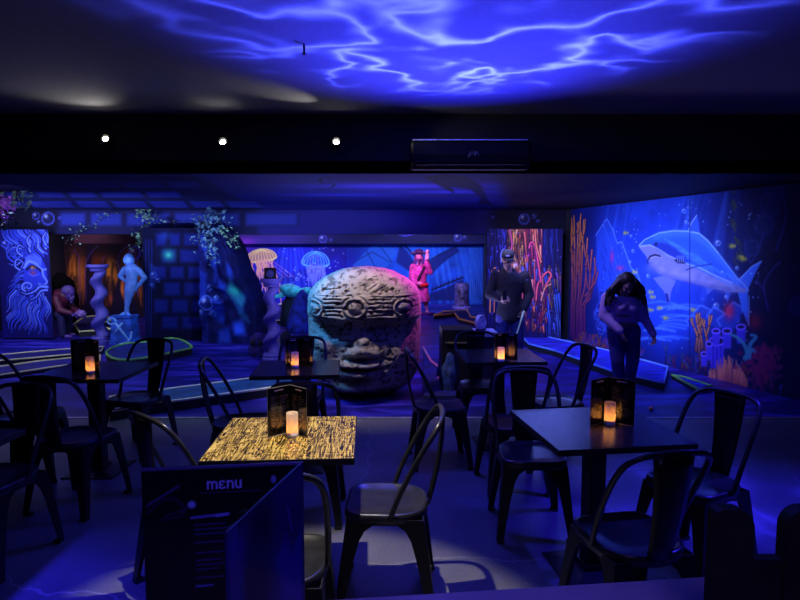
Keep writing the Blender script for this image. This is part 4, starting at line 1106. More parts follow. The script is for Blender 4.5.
# ================================================================== THE COURSE
from mathutils import noise as mnoise
def lump(bm, c, rx, ry, rz, seed=0, amp=.25, freq=1.6, nu=28, nv=18, flat_bottom=True):
    rings = []
    for j in range(nv + 1):
        a = -PI / 2 + PI * j / nv; cr = max(math.cos(a), .01); rg_ = []
        for i in range(nu):
            t = 2 * PI * i / nu
            d = Vector((cr * math.cos(t), cr * math.sin(t), math.sin(a)))
            k = 1 + amp * mnoise.fractal(d * freq + Vector((seed * 7.3, seed, -seed)), 1.0, 2.0, 4)
            p = Vector((d.x * rx * k, d.y * ry * k, d.z * rz * k))
            if flat_bottom: p.z = max(p.z, -rz * .55)
            rg_.append(p + Vector(c))
        rings.append(rg_)
    loft(bm, rings)

# ---------------------------------------------------- colossal stone head
Yc = at_h(365, 403, 0).y + .60
UP = Yc / F * 1.0
base = at_y(365, 300, Yc)
def vz(v): return max(0.0, at_y(365, v, Yc).z)
hw = np.array([(266, 3), (267.2, 12), (268.6, 20), (271, 27), (274.6, 33.5), (279, 41), (284, 46.8), (288, 50), (292.5, 52.8), (300, 55), (317, 55.8), (346, 55.6), (362, 55), (375, 54), (384, 52), (393, 47.5), (399, 41), (404, 33), (408, 24)])
SS = 3.0
hc = Paint((0, 0, 0), (1, 0, 0), (0, 0, 1), 120, 150, SS, (0, 0, 0), 'm'); hc.u = SS
hc.map = lambda px, py: ((px - 305) * SS, (py - 262) * SS)
HA = lambda P, w, d, soft=2.0, **k: hc.stroke(P, w, (d, 0, 0), 1, soft, mode='add', **k)
# helmet block stands proud of the face
vv_, uu_ = np.mgrid[0:hc.ny, 0:hc.nx]; V_ = vv_ / SS + 262; U_ = uu_ / SS + 305
brim = 319.5 + 1.5 * np.sin(U_ / 9.0) - 3 * np.exp(-((U_ - 312) / 8) ** 2)
helm = np.clip((brim - V_) / 1.6 + .5, 0, 1)
hc.a[..., 0] += helm * 5.5
band = np.clip((V_ - 295) / 1.5 + .5, 0, 1) * helm
hc.a[..., 0] += band * 1.6
for (cx_, cy_, r_) in ((359.5, 307.5, 12), (320, 309.5, 10.5), (403.5, 307.5, 10.5)):
    d_ = np.hypot(U_ - cx_, V_ - cy_)
    hc.a[..., 0] -= np.clip((r_ + 1 - d_) / 1.0, 0, 1) * 1.6 * helm
    hc.a[..., 0] += 3.4 * np.clip((r_ - .6 - d_) / 1.2, 0, 1) * helm
    hc.a[..., 0] -= 3.0 * np.exp(-((d_ - r_ * .58) / 1.3) ** 2) * helm
    hc.a[..., 0] += 1.2 * np.exp(-(d_ / (r_ * .3)) ** 2)
for k, y in enumerate((299.5, 303.5, 308, 312, 316)):
    for x0, x1 in ((331.5, 346.5), (373, 392), (414.5, 421)):
        HA([(x0, y + .3), ((x0 + x1) / 2, y - .6), (x1, y)], 1.2, -2.6, 1.2)
for P in ([(363, 296), (366, 286), (373, 278.5), (382, 276), (391, 279), (398, 286)], [(367, 294), (371, 286), (377, 281)], [(372, 290), (380, 283)], [(376, 293), (388, 285)], [(382, 294), (394, 289)],
          [(380, 268), (386, 276)], [(390, 271), (399, 281)], [(400, 277), (406, 286)], [(408, 284), (412, 292)], [(324, 296), (345, 296), (356, 295)], [(330, 290), (345, 288)], [(374, 296), (395, 297), (420, 296.5)]):
    HA(P, 1.0, -2.4, 1.2, sm=4)
def bump(u, v, ru, rv, h, p=2.0):
    hc.a[..., 0] += h * np.exp(-((abs(U_ - u) / ru) ** p + (abs(V_ - v) / rv) ** p))
bump(330, 332, 12, 8, -5, 3); bump(395, 332, 14, 9, -6, 3); bump(364, 332, 44, 8.5, -4.5, 4)
bump(330, 333, 8, 4.5, 2.5); bump(396, 334, 9, 4.5, 2.5)              # eyeballs
bump(366, 344, 6.2, 8, 9.5); bump(366, 354, 13.5, 5.2, 7, 3); bump(355, 356, 4.6, 4, 3); bump(377.5, 356, 4.6, 4, 3); bump(366, 354.5, 5, 5, 3.5)
bump(366, 363.4, 15, 1.8, -4, 3)
bump(362, 367.2, 19, 3.6, 15, 2.6); bump(362, 376.6, 18, 3.6, 15, 2.6); bump(362, 371.9, 19, 1.2, -7, 3); bump(362, 383, 18, 2.0, -3, 3)
bump(357, 393, 15, 5.4, 15, 2.4)
bump(399, 359, 8, 11, 5); bump(326, 350, 9, 16, 4.5); bump(366, 400, 40, 5, -3)
bump(384, 366, 3.5, 9, -2.5); bump(340, 366, 3, 9, -2.0)
hn = vnoise(hc.ny, hc.nx, (28, 22), 4)
pit = np.clip((.40 - vnoise(hc.ny, hc.nx, (52, 42), 3)) * 10, 0, 1); pit2 = np.clip((.30 - vnoise(hc.ny, hc.nx, (26, 21), 2)) * 9, 0, 1)
hc.a[..., 0] += (hn - .5) * 1.0 - pit * 1.1 - pit2 * 1.6
for (x, y, r_) in ((330.5, 290.5, 2.6), (345, 287.5, 1.6), (379, 280, 2), (393.5, 289, 1.8), (384, 291, 2), (352, 291, 1.6)): bump(x, y, r_, r_ * .8, -4)
ny_, nx_ = 230, 460
vrow = np.linspace(407.5, 266, ny_)
a_ = np.interp(vrow, hw[:, 0], hw[:, 1])
th_ = np.linspace(0, 2 * PI, nx_)
co = np.zeros((ny_, nx_, 3)); paint = np.zeros((ny_, nx_, 3))
def bil(A, x, y):
    x = np.clip(x, 0, A.shape[1] - 1.001); y = np.clip(y, 0, A.shape[0] - 1.001)
    xi, yi = x.astype(int), y.astype(int); fx, fy = x - xi, y - yi
    return A[yi, xi] * (1 - fx) * (1 - fy) + A[yi, xi + 1] * fx * (1 - fy) + A[yi + 1, xi] * (1 - fx) * fy + A[yi + 1, xi + 1] * fx * fy
bn = vnoise(ny_, nx_, (20, 40), 4)
zz_ = np.array([at_y(365, v, Yc).z for v in vrow]); zz_ -= zz_[0]; zz_ *= (at_y(365, 266, Yc).z) / zz_[-1]
for j in range(ny_):
    ct, st = np.cos(th_), np.sin(th_)
    e = .80
    ux_ = np.sign(ct) * abs(ct) ** e * a_[j]; uy_ = np.sign(st) * abs(st) ** e * a_[j] * .98
    front = np.clip(-st * 1.4, 0, 1)
    hgt_ = bil(hc.a[..., 0], (ux_ + 365 - 305) * SS, np.full(nx_, (vrow[j] - 262) * SS))
    side = 5.5 * np.clip((320 - vrow[j]) / 2 + .5, 0, 1) + (bn[j] - .5) * 2.0
    disp = hgt_ * front + side * (1 - front) * .3 * min(1, a_[j] / 30)
    damp = min(1.0, a_[j] / 34)
    co[j, :, 0] = (ux_ + np.where(front < 1, ct * side * .12, 0)) * UP
    co[j, :, 1] = (uy_ - disp * damp * front + st * side * .15 * (1 - front)) * UP
    co[j, :, 2] = zz_[j]
    pt = bil(pit + pit2, (ux_ + 60) * SS, np.full(nx_, (vrow[j] - 262) * SS))
    k = (.75 + .5 * bn[j]) * (1 - .66 * np.clip(pt, 0, 1) * front)
    paint[j] = np.array([.30, .245, .215])[None] * k[:, None]
co[:, -1] = co[:, 0]
me = grid_mesh('head', co, paint)
r = thing('colossal_sculpture', 'colossal pitted stone head with a carved helmet, standing on the course floor', 'sculpture', (base.x, Yc, 0))
M_stone = mat_paint('pitted_stone', .88, .15, .55, 22)
o = link('carved_head', me, M_stone, r, True)
bm = NB(); lathe(bm, [(24 * UP, 0), (30 * UP, .008), (20 * UP, .02)], 32); obj('footing', bm, M_black, r)
bm = NB(); lathe(bm, [(8 * UP, 0), (3.2 * UP, .003), (.2 * UP, .006)], 24, (0, 0, zz_[-1] - .006)); obj('crown_cap', bm, mat('stone_crown', (.36, .30, .27), .9), r, True)

# ---------------------------------------------------- fairways with bright painted kerbs
M_turf = mat('blue_green_turf', S(16, 40, 120), .8, var=.5, scale=5)
M_turf2 = mat('deep_blue_turf', S(18, 18, 110), .8, var=.5, scale=4)
M_turf3 = mat('teal_turf', S(20, 84, 150), .75, var=.4, scale=4)
M_turf4 = mat('streaked_blue_turf', S(26, 34, 190), .7, var=.6, scale=3, stretch=(1, 3, 1))
def kerb(nm, c): return mat(nm, S(*c), .5, var=.2, scale=3)
K_yel, K_grn, K_blu = kerb('lime_kerb', (240, 250, 150)), kerb('green_kerb', (120, 200, 90)), kerb('pale_blue_kerb', (96, 140, 255))
K_org, K_pnk, K_cre = kerb('amber_kerb', (240, 170, 80)), kerb('pink_kerb', (255, 140, 170)), kerb('cream_kerb', (250, 250, 215))
def fairway(label, P, turf, kb, h=.05, w=.016, sm=0, open_=None):
    q = [at_h(px, py, h) for px, py in P]
    if sm: q = [Vector(p) for p in smoothpts(q, sm, True)]
    c = sum(q, Vector()) / len(q); c.z = 0
    r = thing('golf_fairway', label, 'fairway', tuple(c), 0, 'mini golf fairways')
    bm = NB(); prism(bm, [(p.x - c.x, p.y - c.y) for p in q], 0, h - .006); obj('turf', bm, turf, r)
    for seg in (open_ or [list(range(len(q))) + [0]]):
        bm = NB(); tube(bm, [(q[i].x - c.x, q[i].y - c.y, h) for i in seg], w, 6); obj('kerb', bm, kb, r)
    bm = NB(); n_ = len(q)
    vs = [(bm.verts.new((p.x - c.x, p.y - c.y, .0)), bm.verts.new((p.x - c.x, p.y - c.y, h))) for p in q]
    for i in range(n_): bm.faces.new((vs[i][0], vs[(i + 1) % n_][0], vs[(i + 1) % n_][1], vs[i][1]))
    o = obj('kerb_board', bm, M_black, r); solidify(o, .012, 0)
    return r
fairway('long teal fairway with pale lime kerbs running behind the cafe tables to the stone head', [(110, 397), (146, 392), (262, 377), (300, 371), (300, 383), (262, 389), (152, 404), (110, 411)], M_turf3, K_cre, .10, .016)
fairway('dark fairway with thin lime kerbs at the left edge, behind the far left table', [(-25, 357), (54, 350), (104, 346.5), (101, 351), (60, 355.5), (-25, 363)], M_turf2, K_yel, .06, .013)
fairway('nearer strip of fairway with lime kerbs at the left edge, just behind the candle', [(-25, 370), (40, 361), (75, 357.5), (100, 355), (100, 361), (60, 366), (-25, 379)], M_turf2, K_yel, .05, .013)
fairway('leaf shaped green with a glowing green kerb, left of the stone pillar base', [(106, 352), (124, 344), (146, 342), (167, 338.5), (180, 339.5), (192, 347), (178, 351), (150, 357), (120, 360)], M_turf, K_grn, .10, .018, sm=3)
fairway('blue fairway with pale blue kerbs along the shark mural', [(522, 336.5), (548, 337), (557, 339), (610, 351), (668, 367), (664, 383), (612, 371), (556, 351), (529, 344)], M_turf4, K_blu, .09, .016)
fairway('zigzag fairway with amber kerbs in front of the shipwreck mural', [(434, 315.5), (444, 311.5), (467, 310), (471, 317), (486, 319), (486, 324), (473, 322.5), (459, 319), (455, 313.5)], M_turf2, K_org, .08, .022)
fairway('purple fairway with a pink kerb right beside the stone head', [(423, 347), (431, 361), (446, 372.5), (438, 378.5), (461, 385.5), (463, 396), (424, 396)], M_turf2, K_pnk, .06, .018, open_=[[0, 1, 2, 3, 4, 5]])
fairway('far fairway with cream kerbs between the twisted column and the blue boulder', [(268, 305), (292, 303), (300, 308), (286, 312), (296, 318), (270, 322), (258, 312)], M_turf2, K_cre, .08, .02)
fairway('far fairway with lime kerbs behind the hunched figure', [(84, 317), (104, 315), (112, 320), (96, 325), (110, 329), (80, 332), (74, 324)], M_turf2, K_yel, .10, .02)
fairway('short strip with a lime kerb at the foot of the shark mural', [(672, 375), (686, 377.5), (712, 386), (698, 389)], M_turf4, K_grn, .05, .016)

# golf balls
def golf_ball(px, py, c, lab):
    p = at_h(px, py, .021); bm = NB(); ball(bm, (0, 0, 0), .0213, nu=18, nv=12)
    o = obj('golf_ball', bm, mat('ball_paint', c, .35, var=.05), None, True); o.location = p; tag(o, lab, 'golf ball')
golf_ball(651, 408.5, S(255, 150, 110), 'orange golf ball on the bare blue floor beyond the shiny dark table')
golf_ball(653, 377, S(225, 225, 250), 'small white golf ball on the floor below the shark mural')

# ---------------------------------------------------- twisted columns
M_col = mat('lavender_painted_plaster', S(82, 76, 164), .6, var=.12, scale=18, bump=.15)
def twisted(px, ytop, ybase, wid, label, m=M_col):
    p0 = at_h(px, ybase, 0); Y = p0.y; hgt_ = at_y(px, ytop, Y).z; k = Y / F
    r = thing('twisted_column', label, 'column', (p0.x, Y, 0), 0, 'twisted columns')
    R_ = wid / 2 * k
    h0, h1 = .12, hgt_ - .10
    bm = NB(); rings = []
    for z in np.linspace(h0, h1, 70):
        f = (z - h0) / (h1 - h0); a = f * 2 * PI * 3.1; rr = R_ * (.80 - .14 * f)
        rings.append(ring((R_ * .30 * math.cos(a), R_ * .30 * math.sin(a), z), rr, 20))
    loft(bm, rings); obj('twisted_shaft', bm, m, r, True)
    bm = NB(); lathe(bm, [(R_ * 1.25, 0), (R_ * 1.25, .05), (R_ * 1.1, .07), (R_ * 1.15, .09), (R_, .125)], 24); obj('column_base', bm, m, r)
    bm = NB(); lathe(bm, [(R_ * .8, h1 - .02), (R_ * .95, h1), (R_ * .85, h1 + .02), (R_ * 1.15, h1 + .05), (R_ * 1.28, h1 + .06), (R_ * 1.28, hgt_)], 24); obj('capital', bm, m, r)
    return r, Vector((p0.x, Y, hgt_)), R_
twisted(101, 264.5, 343, 16, 'pale lavender twisted column in front of the fire cavern')
r_, ct_, Rc = twisted(272.5, 278.5, 361, 17, 'pale lavender twisted column beside the cave rock, a small dark box on top')
r = thing('speaker_box', 'small dark box sitting on the twisted column', 'speaker', (ct_.x - .01, ct_.y, ct_.z), .2)
obj('cabinet', box(NB(), -.085, .085, -.07, .07, 0, .155), M_plast, r, bevel=.008)
bm = NB(); lathe(bm, [(.05, 0), (.055, .006), (.03, .004), (.01, .008)], 20); bmesh.ops.rotate(bm, verts=bm.verts, matrix=Matrix.Rotation(PI / 2, 3, 'X')); bmesh.ops.translate(bm, verts=bm.verts, vec=(0, -.07, .07)); obj('grille', bm, mat('blue_grey_mesh', S(60, 66, 130), .5), r)

# ---------------------------------------------------- rocks and creatures by the jellyfish
M_rock = mat('blue_painted_rock', S(44, 60, 190), .85, var=.6, scale=7, bump=.6)
M_teal = mat('teal_painted_creature', S(70, 190, 225), .55, var=.35, scale=9, bump=.3)
M_drk = mat('dark_painted_rock', S(16, 18, 56), .85, var=.5, scale=8, bump=.5)
def boulder(px, py_base, wpx, ytop, label, m, seed, dep=None, name='boulder'):
    p = at_h(px, py_base, 0); k = p.y / F; zt_ = at_y(px, ytop, p.y).z
    bm = NB(); lump(bm, (0, 0, zt_ * .363), wpx / 2 * k, dep or wpx / 2 * k * .8, zt_ * .66, seed)
    o = obj(name, bm, m, None, True); o.location = p; tag(o, label, 'rock'); return o
p = at_h(299, 331, 0)
bm = NB(); Yb_ = p.y; k = Yb_ / F
rings = []
for z, x0, x1 in ((0, 286, 312), (.25, 287, 312), (.5, 290, 311), (.75, 294, 309), (.92, 298, 307), (1.0, 301, 304)):
    zt_ = at_y(300, 290, Yb_).z
    rings.append([Vector((((x0 + x1) / 2 - 299) * k + (x1 - x0) / 2 * k * math.cos(t) * (1 + .12 * mnoise.noise(Vector((math.cos(t) * 2, math.sin(t) * 2, z * 4)))), .28 * (1 - .5 * z) * math.sin(t) * (1 + .2 * mnoise.noise(Vector((math.cos(t) * 2, math.sin(t) * 2, z * 4)))), z * zt_)) for t in np.linspace(0, 2 * PI, 26)[:-1]])
loft(bm, rings); o = obj('boulder', bm, M_rock, None, True); o.location = p; tag(o, 'pointed blue boulder between the twisted column and the stone head', 'rock')
# turtle-like creature perched behind the column
Yt = Yb_ + .75
r0 = at_y(294, 292, Yt)
r = thing('sea_turtle', 'teal painted sea turtle figure swimming on its rock, right of the twisted column', 'sculpture', tuple(r0), 0)
bm = NB(); ball(bm, (-.05, 0, .02), .27, .20, .15, 22, 14, Matrix.Rotation(.25, 3, 'Y')); obj('shell', bm, M_teal, r, True)
bm = NB(); capsule(bm, (.15, -.05, .02), .06, (.28, -.09, .03), .085); ball(bm, (.31, -.15, .05), .02); obj('head', fuse_bm := bm, M_teal, r, True)
for s_, q0 in ((1, ((.12, -.12, -.06), (.20, -.25, -.22))), (-1, ((-.22, -.10, -.05), (-.40, -.2, -.10))), (1, ((.14, .12, .02), (.3, .3, .06)))):
    bm = NB(); capsule(bm, q0[0], .06, q0[1], .03, 12, .4); obj('flipper', bm, M_teal, r, True)
bm = NB(); lump(bm, (0, .05, -.5), .28, .22, .5, 3); obj('rock_perch', bm, M_drk, r, True)
# carved skull-like round stone and dark ball next to the column
p = at_h(259, 356, 0); k = p.y / F
r = thing('carved_round_stone', 'dark round carved stone with eye hollows, left foot of the twisted column', 'sculpture', tuple(p), 0)
bm = NB(); lump(bm, (0, 0, 8.7 * k), 10 * k, 10 * k, 16 * k, 5, .12, 2.2); obj('stone_ball', bm, mat('purple_grey_stone', S(46, 38, 110), .9, var=.6, scale=14, bump=.8), r, True)
for s_ in (-1, 1):
    bm = NB(); ball(bm, (s_ * 4 * k, -9.2 * k, 15 * k), 2.6 * k, 1.2 * k, 2.8 * k); obj('eye_hollow', bm, M_black, r, True)
boulder(286, 345, 12, 331, 'small dark ball shaped rock, right foot of the twisted column', M_drk, 9)
p = at_h(63, 322, 0)
bm = NB(); lump(bm, (0, 0, .374), .36, .3, .68, 2, .15); o = obj('boulder', bm, mat('plain_black_rock', (.004, .004, .006), .95, spec=0.0), None, True); o.location = at_h(63, 322, 0); tag(o, 'black arched boulder behind the hunched figure', 'rock')  # plain black without any sheen

# ---------------------------------------------------- figures
def hand(bm, w, d, side, nrm_, s=1.0, curl=.6):
    w, d, side, nrm_ = Vector(w), Vector(d).normalized(), Vector(side).normalized(), Vector(nrm_).normalized()
    pe = w + d * .085 * s
    for q_ in (-1, 0, 1): capsule(bm, w + side * q_ * .014 * s, .016 * s, pe + side * q_ * .026 * s, .014 * s, 8)
    for i, L_ in enumerate((.066, .076, .070, .054)):
        b0 = pe + side * (i - 1.5) * .021 * s
        k1 = b0 + (d * math.cos(curl * .6) + nrm_ * math.sin(curl * .6)) * L_ * .55 * s
        k2 = k1 + (d * math.cos(curl * 1.6) + nrm_ * math.sin(curl * 1.6)) * L_ * .5 * s
        capsule(bm, b0, .0095 * s, k1, .0088 * s, 8); capsule(bm, k1, .0088 * s, k2, .0075 * s, 8)
    t0 = w + d * .025 * s - side * .03 * s
    t1 = t0 + (d * .7 - side * .6 + nrm_ * .35).normalized() * .045 * s
    capsule(bm, t0, .0115 * s, t1, .010 * s, 8); capsule(bm, t1, .010 * s, t1 + (d * .8 + nrm_ * .5).normalized() * .034 * s, .0085 * s, 8)
def head(bm, c, R, s=1.0):
    c = Vector(c)
    T = lambda x, y, z: c + R @ Vector((x * s, y * s, z * s))
    ball(bm, T(0, .012, .02), .076 * s, .095 * s, .098 * s, 20, 14, R)
    ball(bm, T(0, -.022, -.05), .056 * s, .066 * s, .068 * s, 16, 12, R)
    capsule(bm, T(0, -.092, .012), .009 * s, T(0, -.112, -.026), .016 * s, 8)
    for q_ in (-1, 1):
        ball(bm, T(q_ * .078, .01, -.01), .012 * s, .022 * s, .032 * s, 8, 6, R)
        capsule(bm, T(q_ * .02, -.088, .028), .010 * s, T(q_ * .05, -.074, .026), .009 * s, 8)
        ball(bm, T(q_ * .04, -.07, -.03), .024 * s, .02 * s, .022 * s, 8, 6, R)
    ball(bm, T(0, -.082, -.064), .024 * s, .014 * s, .008 * s, 10, 6, R); ball(bm, T(0, -.08, -.078), .021 * s, .014 * s, .009 * s, 10, 6, R)
    ball(bm, T(0, -.07, -.108), .024 * s, .022 * s, .02 * s, 10, 6, R)
def torso(bm, pel, che, nck, w0, w1, d=.62):
    pel, che, nck = Vector(pel), Vector(che), Vector(nck)
    ax = che - pel
    rings = []
    for t, w, dd in ((-.22, w0 * .7, .75), (-.1, w0 * .98, .74), (.05, w0, .70), (.35, w0 * .86, .68), (.6, w0 * .88, d + .05), (.85, w1 * .92, d), (1.05, w1, d), (1.25, w1 * .92, d - .06), (1.4, w1 * .62, d)):
        cpt = pel + ax * t
        if t > 1: cpt = che + (nck - che) * ((t - 1) / .4 * .8)
        rings.append(ring(cpt, w, 20, w * dd))
    loft(bm, rings)
def limbs(bm, J, s=1.0, rs=None, flat=.9):
    for a_, ra, b2, rb in rs: capsule(bm, J[a_], ra * s, J[b2], rb * s, 14, flat if 'h' not in a_ else 1)
def feet(bm, J, s=1.0, k=1.0):
    for q_ in 'LR':
        a_ = Vector(J['an' + q_]); t = Vector(J['to' + q_])
        capsule(bm, (a_.x, a_.y + .03 * s, .045 * s), .040 * s * k, (t.x, t.y, .030 * s), .030 * s * k, 12, 1.15)
def eyes(r, c, R, m, s=1.0):
    for q_ in (-1, 1):
        bm = NB(); ball(bm, Vector(c) + R @ Vector((q_ * .034 * s, -.083 * s, .012 * s)), .012 * s, .007 * s, .007 * s, 10, 6, R); obj('eye', bm, m, r, True)
LIMB = [('shL', .052, 'elL', .042), ('elL', .042, 'wrL', .027), ('shR', .052, 'elR', .042), ('elR', .042, 'wrR', .027),
        ('hiL', .086, 'knL', .056), ('knL', .056, 'anL', .037), ('hiR', .086, 'knR', .056), ('knR', .056, 'anR', .037)]
def joints(Y, o, D):
    J = {}
    for n_, (px, py, dy) in D.items():
        q_ = at_y(px, py, Y); J[n_] = Vector((q_.x - o.x, dy, q_.z))
    return J
M_skin = mat('skin', (.36, .22, .19), .55, var=.08)
M_eye = mat('dark_eye', (.02, .015, .015), .3)

# --- man in a cap
YM = 8.25
om = Vector((at_y(509, 300, YM).x, YM, 0))
J = joints(YM, om, {'pel': (509.5, 314, 0), 'che': (509.5, 283, .0), 'nck': (508, 270, -.02), 'hd': (506.5, 259.5, -.07),
    'shL': (495.5, 276, 0), 'elL': (489, 294, -.03), 'wrL': (496.5, 297.5, -.24), 'shR': (524.5, 276, 0), 'elR': (529.5, 295, .02), 'wrR': (522, 308, -.13),
    'hiL': (503, 317, 0), 'knL': (501, 341, -.03), 'anL': (500.5, 364, 0), 'hiR': (516.5, 317, 0), 'knR': (518, 341, -.03), 'anR': (519, 364, 0)})
for q_ in 'LR':
    J['an' + q_].z = .07; J['to' + q_] = J['an' + q_] + Vector((.03 if q_ == 'R' else -.03, -.15, 0))
man = thing('person', 'man in a black cap and dark zip jacket looking down, holding a glowing putter', 'person', tuple(om))
Rm = Matrix.Rotation(.34, 3, 'X') @ Matrix.Rotation(-.15, 3, 'Z')
bm = NB(); torso(bm, J['pel'], J['che'], J['nck'], .155, .18); limbs(bm, J, 1, LIMB); feet(bm, J)
capsule(bm, J['che'] + Vector((0, 0, .08)), .07, J['hd'] + Vector((0, .03, -.06)), .052); head(bm, J['hd'], Rm, .98)
hand(bm, J['wrL'], (.5, -.6, .1), (0, .3, 1), (.6, .3, -.2), 1, .8); hand(bm, J['wrR'], (-.25, -.35, -.9), (.3, -.9, .2), (-1, 0, 0), 1, 1.1)
link('body', fuse(bm, .0085, 4), M_skin, man)
eyes(man, J['hd'], Rm, M_eye)
bm = NB(); torso(bm, J['pel'] + Vector((0, 0, -.02)), J['che'], J['nck'], .188, .205, .74)
limbs(bm, J, 1, [('shL', .078, 'elL', .068), ('elL', .068, 'wrL', .048), ('shR', .078, 'elR', .070), ('elR', .070, 'wrR', .050)], 1)
capsule(bm, J['nck'] + Vector((-.06, 0, -.01)), .045, J['nck'] + Vector((.06, 0, -.01)), .045)
link('jacket', fuse(bm, .014, 5), mat('dark_jacket_cloth', S(13, 11, 34), .85, var=.3, scale=9, bump=.3), man)
bm = NB(); limbs(bm, J, 1, [('hiL', .104, 'knL', .078), ('knL', .078, 'anL', .066), ('hiR', .104, 'knR', .078), ('knR', .078, 'anR', .066)]); torso(bm, J['pel'], J['pel'] + Vector((0, 0, .05)), J['pel'] + Vector((0, 0, .07)), .165, .15, .72)
link('trousers', fuse(bm, .014, 4), mat('blue_denim', S(30, 28, 110), .85, var=.25, scale=8), man)
bm = NB(); feet(bm, J, 1, 1.25); link('shoes', fuse(bm, .012, 3), M_rub, man)
M_cap = mat('black_cap_cloth', (.012, .011, .02), .8)
hc_ = J['hd']
bm = NB()
T = lambda x, y, z: hc_ + Rm @ Vector((x, y, z))
loft(bm, [[T(.086 * k * math.cos(t), .012 + .106 * k * math.sin(t), z) for t in np.linspace(0, 2 * PI, 25)[:-1]] for z, k in ((.045, 1.0), (.075, 1.02), (.10, .95), (.125, .72), (.136, .35), (.138, .05))])
cap = obj('cap', bm, M_cap, man, True)
bm = NB(); P = [(x, -.085 - .085 * math.sqrt(max(0, 1 - (x / .075) ** 2)), .048 - 2.2 * x * x) for x in np.linspace(-.075, .075, 13)]
f_ = [bm.verts.new(T(*p)) for p in P]; g_ = [bm.verts.new(T(p[0], -.075, .05 - 1.6 * p[0] ** 2)) for p in P]
for i in range(12): bm.faces.new((f_[i], f_[i + 1], g_[i + 1], g_[i]))
o = obj('cap_brim', bm, M_cap, cap, True); solidify(o, .005, 0)
bm = NB(); ball(bm, T(0, -.097, .085), .030, .006, .016, 14, 8, Rm); obj('cap_badge', bm, mat('pale_thread', S(130, 120, 200), .8), cap, True)
def star(bm, c, r0, r1, n, y):
    P = [(c[0] + (r0 if i % 2 == 0 else r1) * math.sin(PI * i / n), c[1] + (r0 if i % 2 == 0 else r1) * math.cos(PI * i / n)) for i in range(2 * n)]
    a_ = [bm.verts.new((x, y, z)) for x, z in P]; b2 = [bm.verts.new((x, y + .02, z)) for x, z in P]
    bm.faces.new(a_); bm.faces.new(b2[::-1])
    for i in range(2 * n): bm.faces.new((a_[i], a_[(i + 1) % (2 * n)], b2[(i + 1) % (2 * n)], b2[i]))
sc_c = at_y(509, 285, YM) - om
bm = NB(); star(bm, (sc_c.x, sc_c.z), .050, .022, 5, -.135); o = obj('shirt_print', bm, mat('purple_print', S(60, 52, 130), .8), man)
pp = at_y(525, 279.5, YM) - om
bm = NB(); box(bm, pp.x - .018, pp.x + .018, -.135, -.13, pp.z - .008, pp.z + .008); obj('chest_logo', bm, mat('grey_stitch', S(60, 56, 120), .8), man)
ph_ = om + J['wrL'] + Vector((.055, -.10, .02))
r = thing('phone', 'small dark phone in the hand of the man in the cap', 'phone', tuple(ph_), .5)
obj('case', box(NB(), -.036, .036, -.004, .004, -.03, .10), M_plast, r, bevel=.004); obj('screen', box(NB(), -.033, .033, -.0055, -.004, -.026, .096), mat('dark_glass', (.02, .02, .04), .1), r)
g0 = om + J['wrR'] + Vector((-.02, -.05, -.06)); g1 = Vector((at_h(505, 371, 0.02)))
r = thing('putter', 'putter with a glowing pale green grip, held by the man in the cap', 'golf club', tuple(g0), 0)
dd = g1 - g0
bm = NB(); tube(bm, [-dd * .05, dd * .02, dd * .36], .013, 10, rs=[.015, .014, .011]); obj('grip', bm, mat('pale_green_rubber', S(225, 255, 190), .5, var=.05), r, True)
bm = NB(); tube(bm, [dd * .36, dd * .98], .006, 8); obj('shaft', bm, mat('steel_shaft', (.3, .3, .32), .3, .8), r, True)
bm = NB(); box(bm, dd.x - .05, dd.x + .05, dd.y - .015, dd.y + .015, dd.z - .018, dd.z + .012); obj('club_head', bm, M_plast, r, bevel=.004)

# --- woman in a pale top
YW = 6.6
ow = Vector((at_y(624, 300, YW).x, YW, 0))
J = joints(YW, ow, {'pel': (624.5, 328, .03), 'che': (622.5, 304, -.04), 'nck': (622, 293.5, -.08), 'hd': (621, 284, -.17),
    'shL': (606, 297, -.05), 'elL': (602, 315, -.06), 'wrL': (612.5, 328, -.22), 'shR': (638.5, 298, -.05), 'elR': (643, 317, -.02), 'wrR': (648.5, 332, -.12),
    'hiL': (617, 331, .02), 'knL': (615, 360, -.08), 'anL': (618, 388, -.05), 'hiR': (632, 331, .02), 'knR': (632, 360, -.02), 'anR': (630, 388, .06)})
for q_ in 'LR':
    J['an' + q_].z = .07; J['to' + q_] = J['an' + q_] + Vector((0, -.14, 0))
wom = thing('person', 'woman with long dark hair and pale long sleeved top, looking down by shark mural', 'person', tuple(ow))
Rw = Matrix.Rotation(.62, 3, 'X')
bm = NB(); torso(bm, J['pel'], J['che'], J['nck'], .165, .155, .66); limbs(bm, J, .95, LIMB); feet(bm, J, .9)
capsule(bm, J['che'] + Vector((0, 0, .06)), .06, J['hd'] + Vector((0, .05, -.04)), .045); head(bm, J['hd'], Rw, .92)
hand(bm, J['wrL'], (.35, -.35, -.9), (.4, -.8, 0), (.5, .2, 0), .9, .6); hand(bm, J['wrR'], (.15, -.2, -1), (.2, -.9, 0), (-1, 0, 0), .9, .6)
link('body', fuse(bm, .0085, 4), M_skin, wom)
eyes(wom, J['hd'], Rw, M_eye, .92)
bm = NB(); torso(bm, J['pel'] + Vector((0, 0, .09)), J['che'] + Vector((0, -.01, 0)), J['nck'], .185, .172, .74)
for q_ in (-1, 1): ball(bm, J['che'] + Vector((q_ * .07, -.085, -.03)), .075, .07, .07, 14, 10)
limbs(bm, J, 1, [('shL', .068, 'elL', .060), ('elL', .060, 'wrL', .046), ('shR', .068, 'elR', .058), ('elR', .055, 'wrR', .042)], 1)
link('top', fuse(bm, .012, 5), mat('pale_lilac_knit', S(200, 170, 225), .85, var=.1, scale=20, bump=.2), wom)
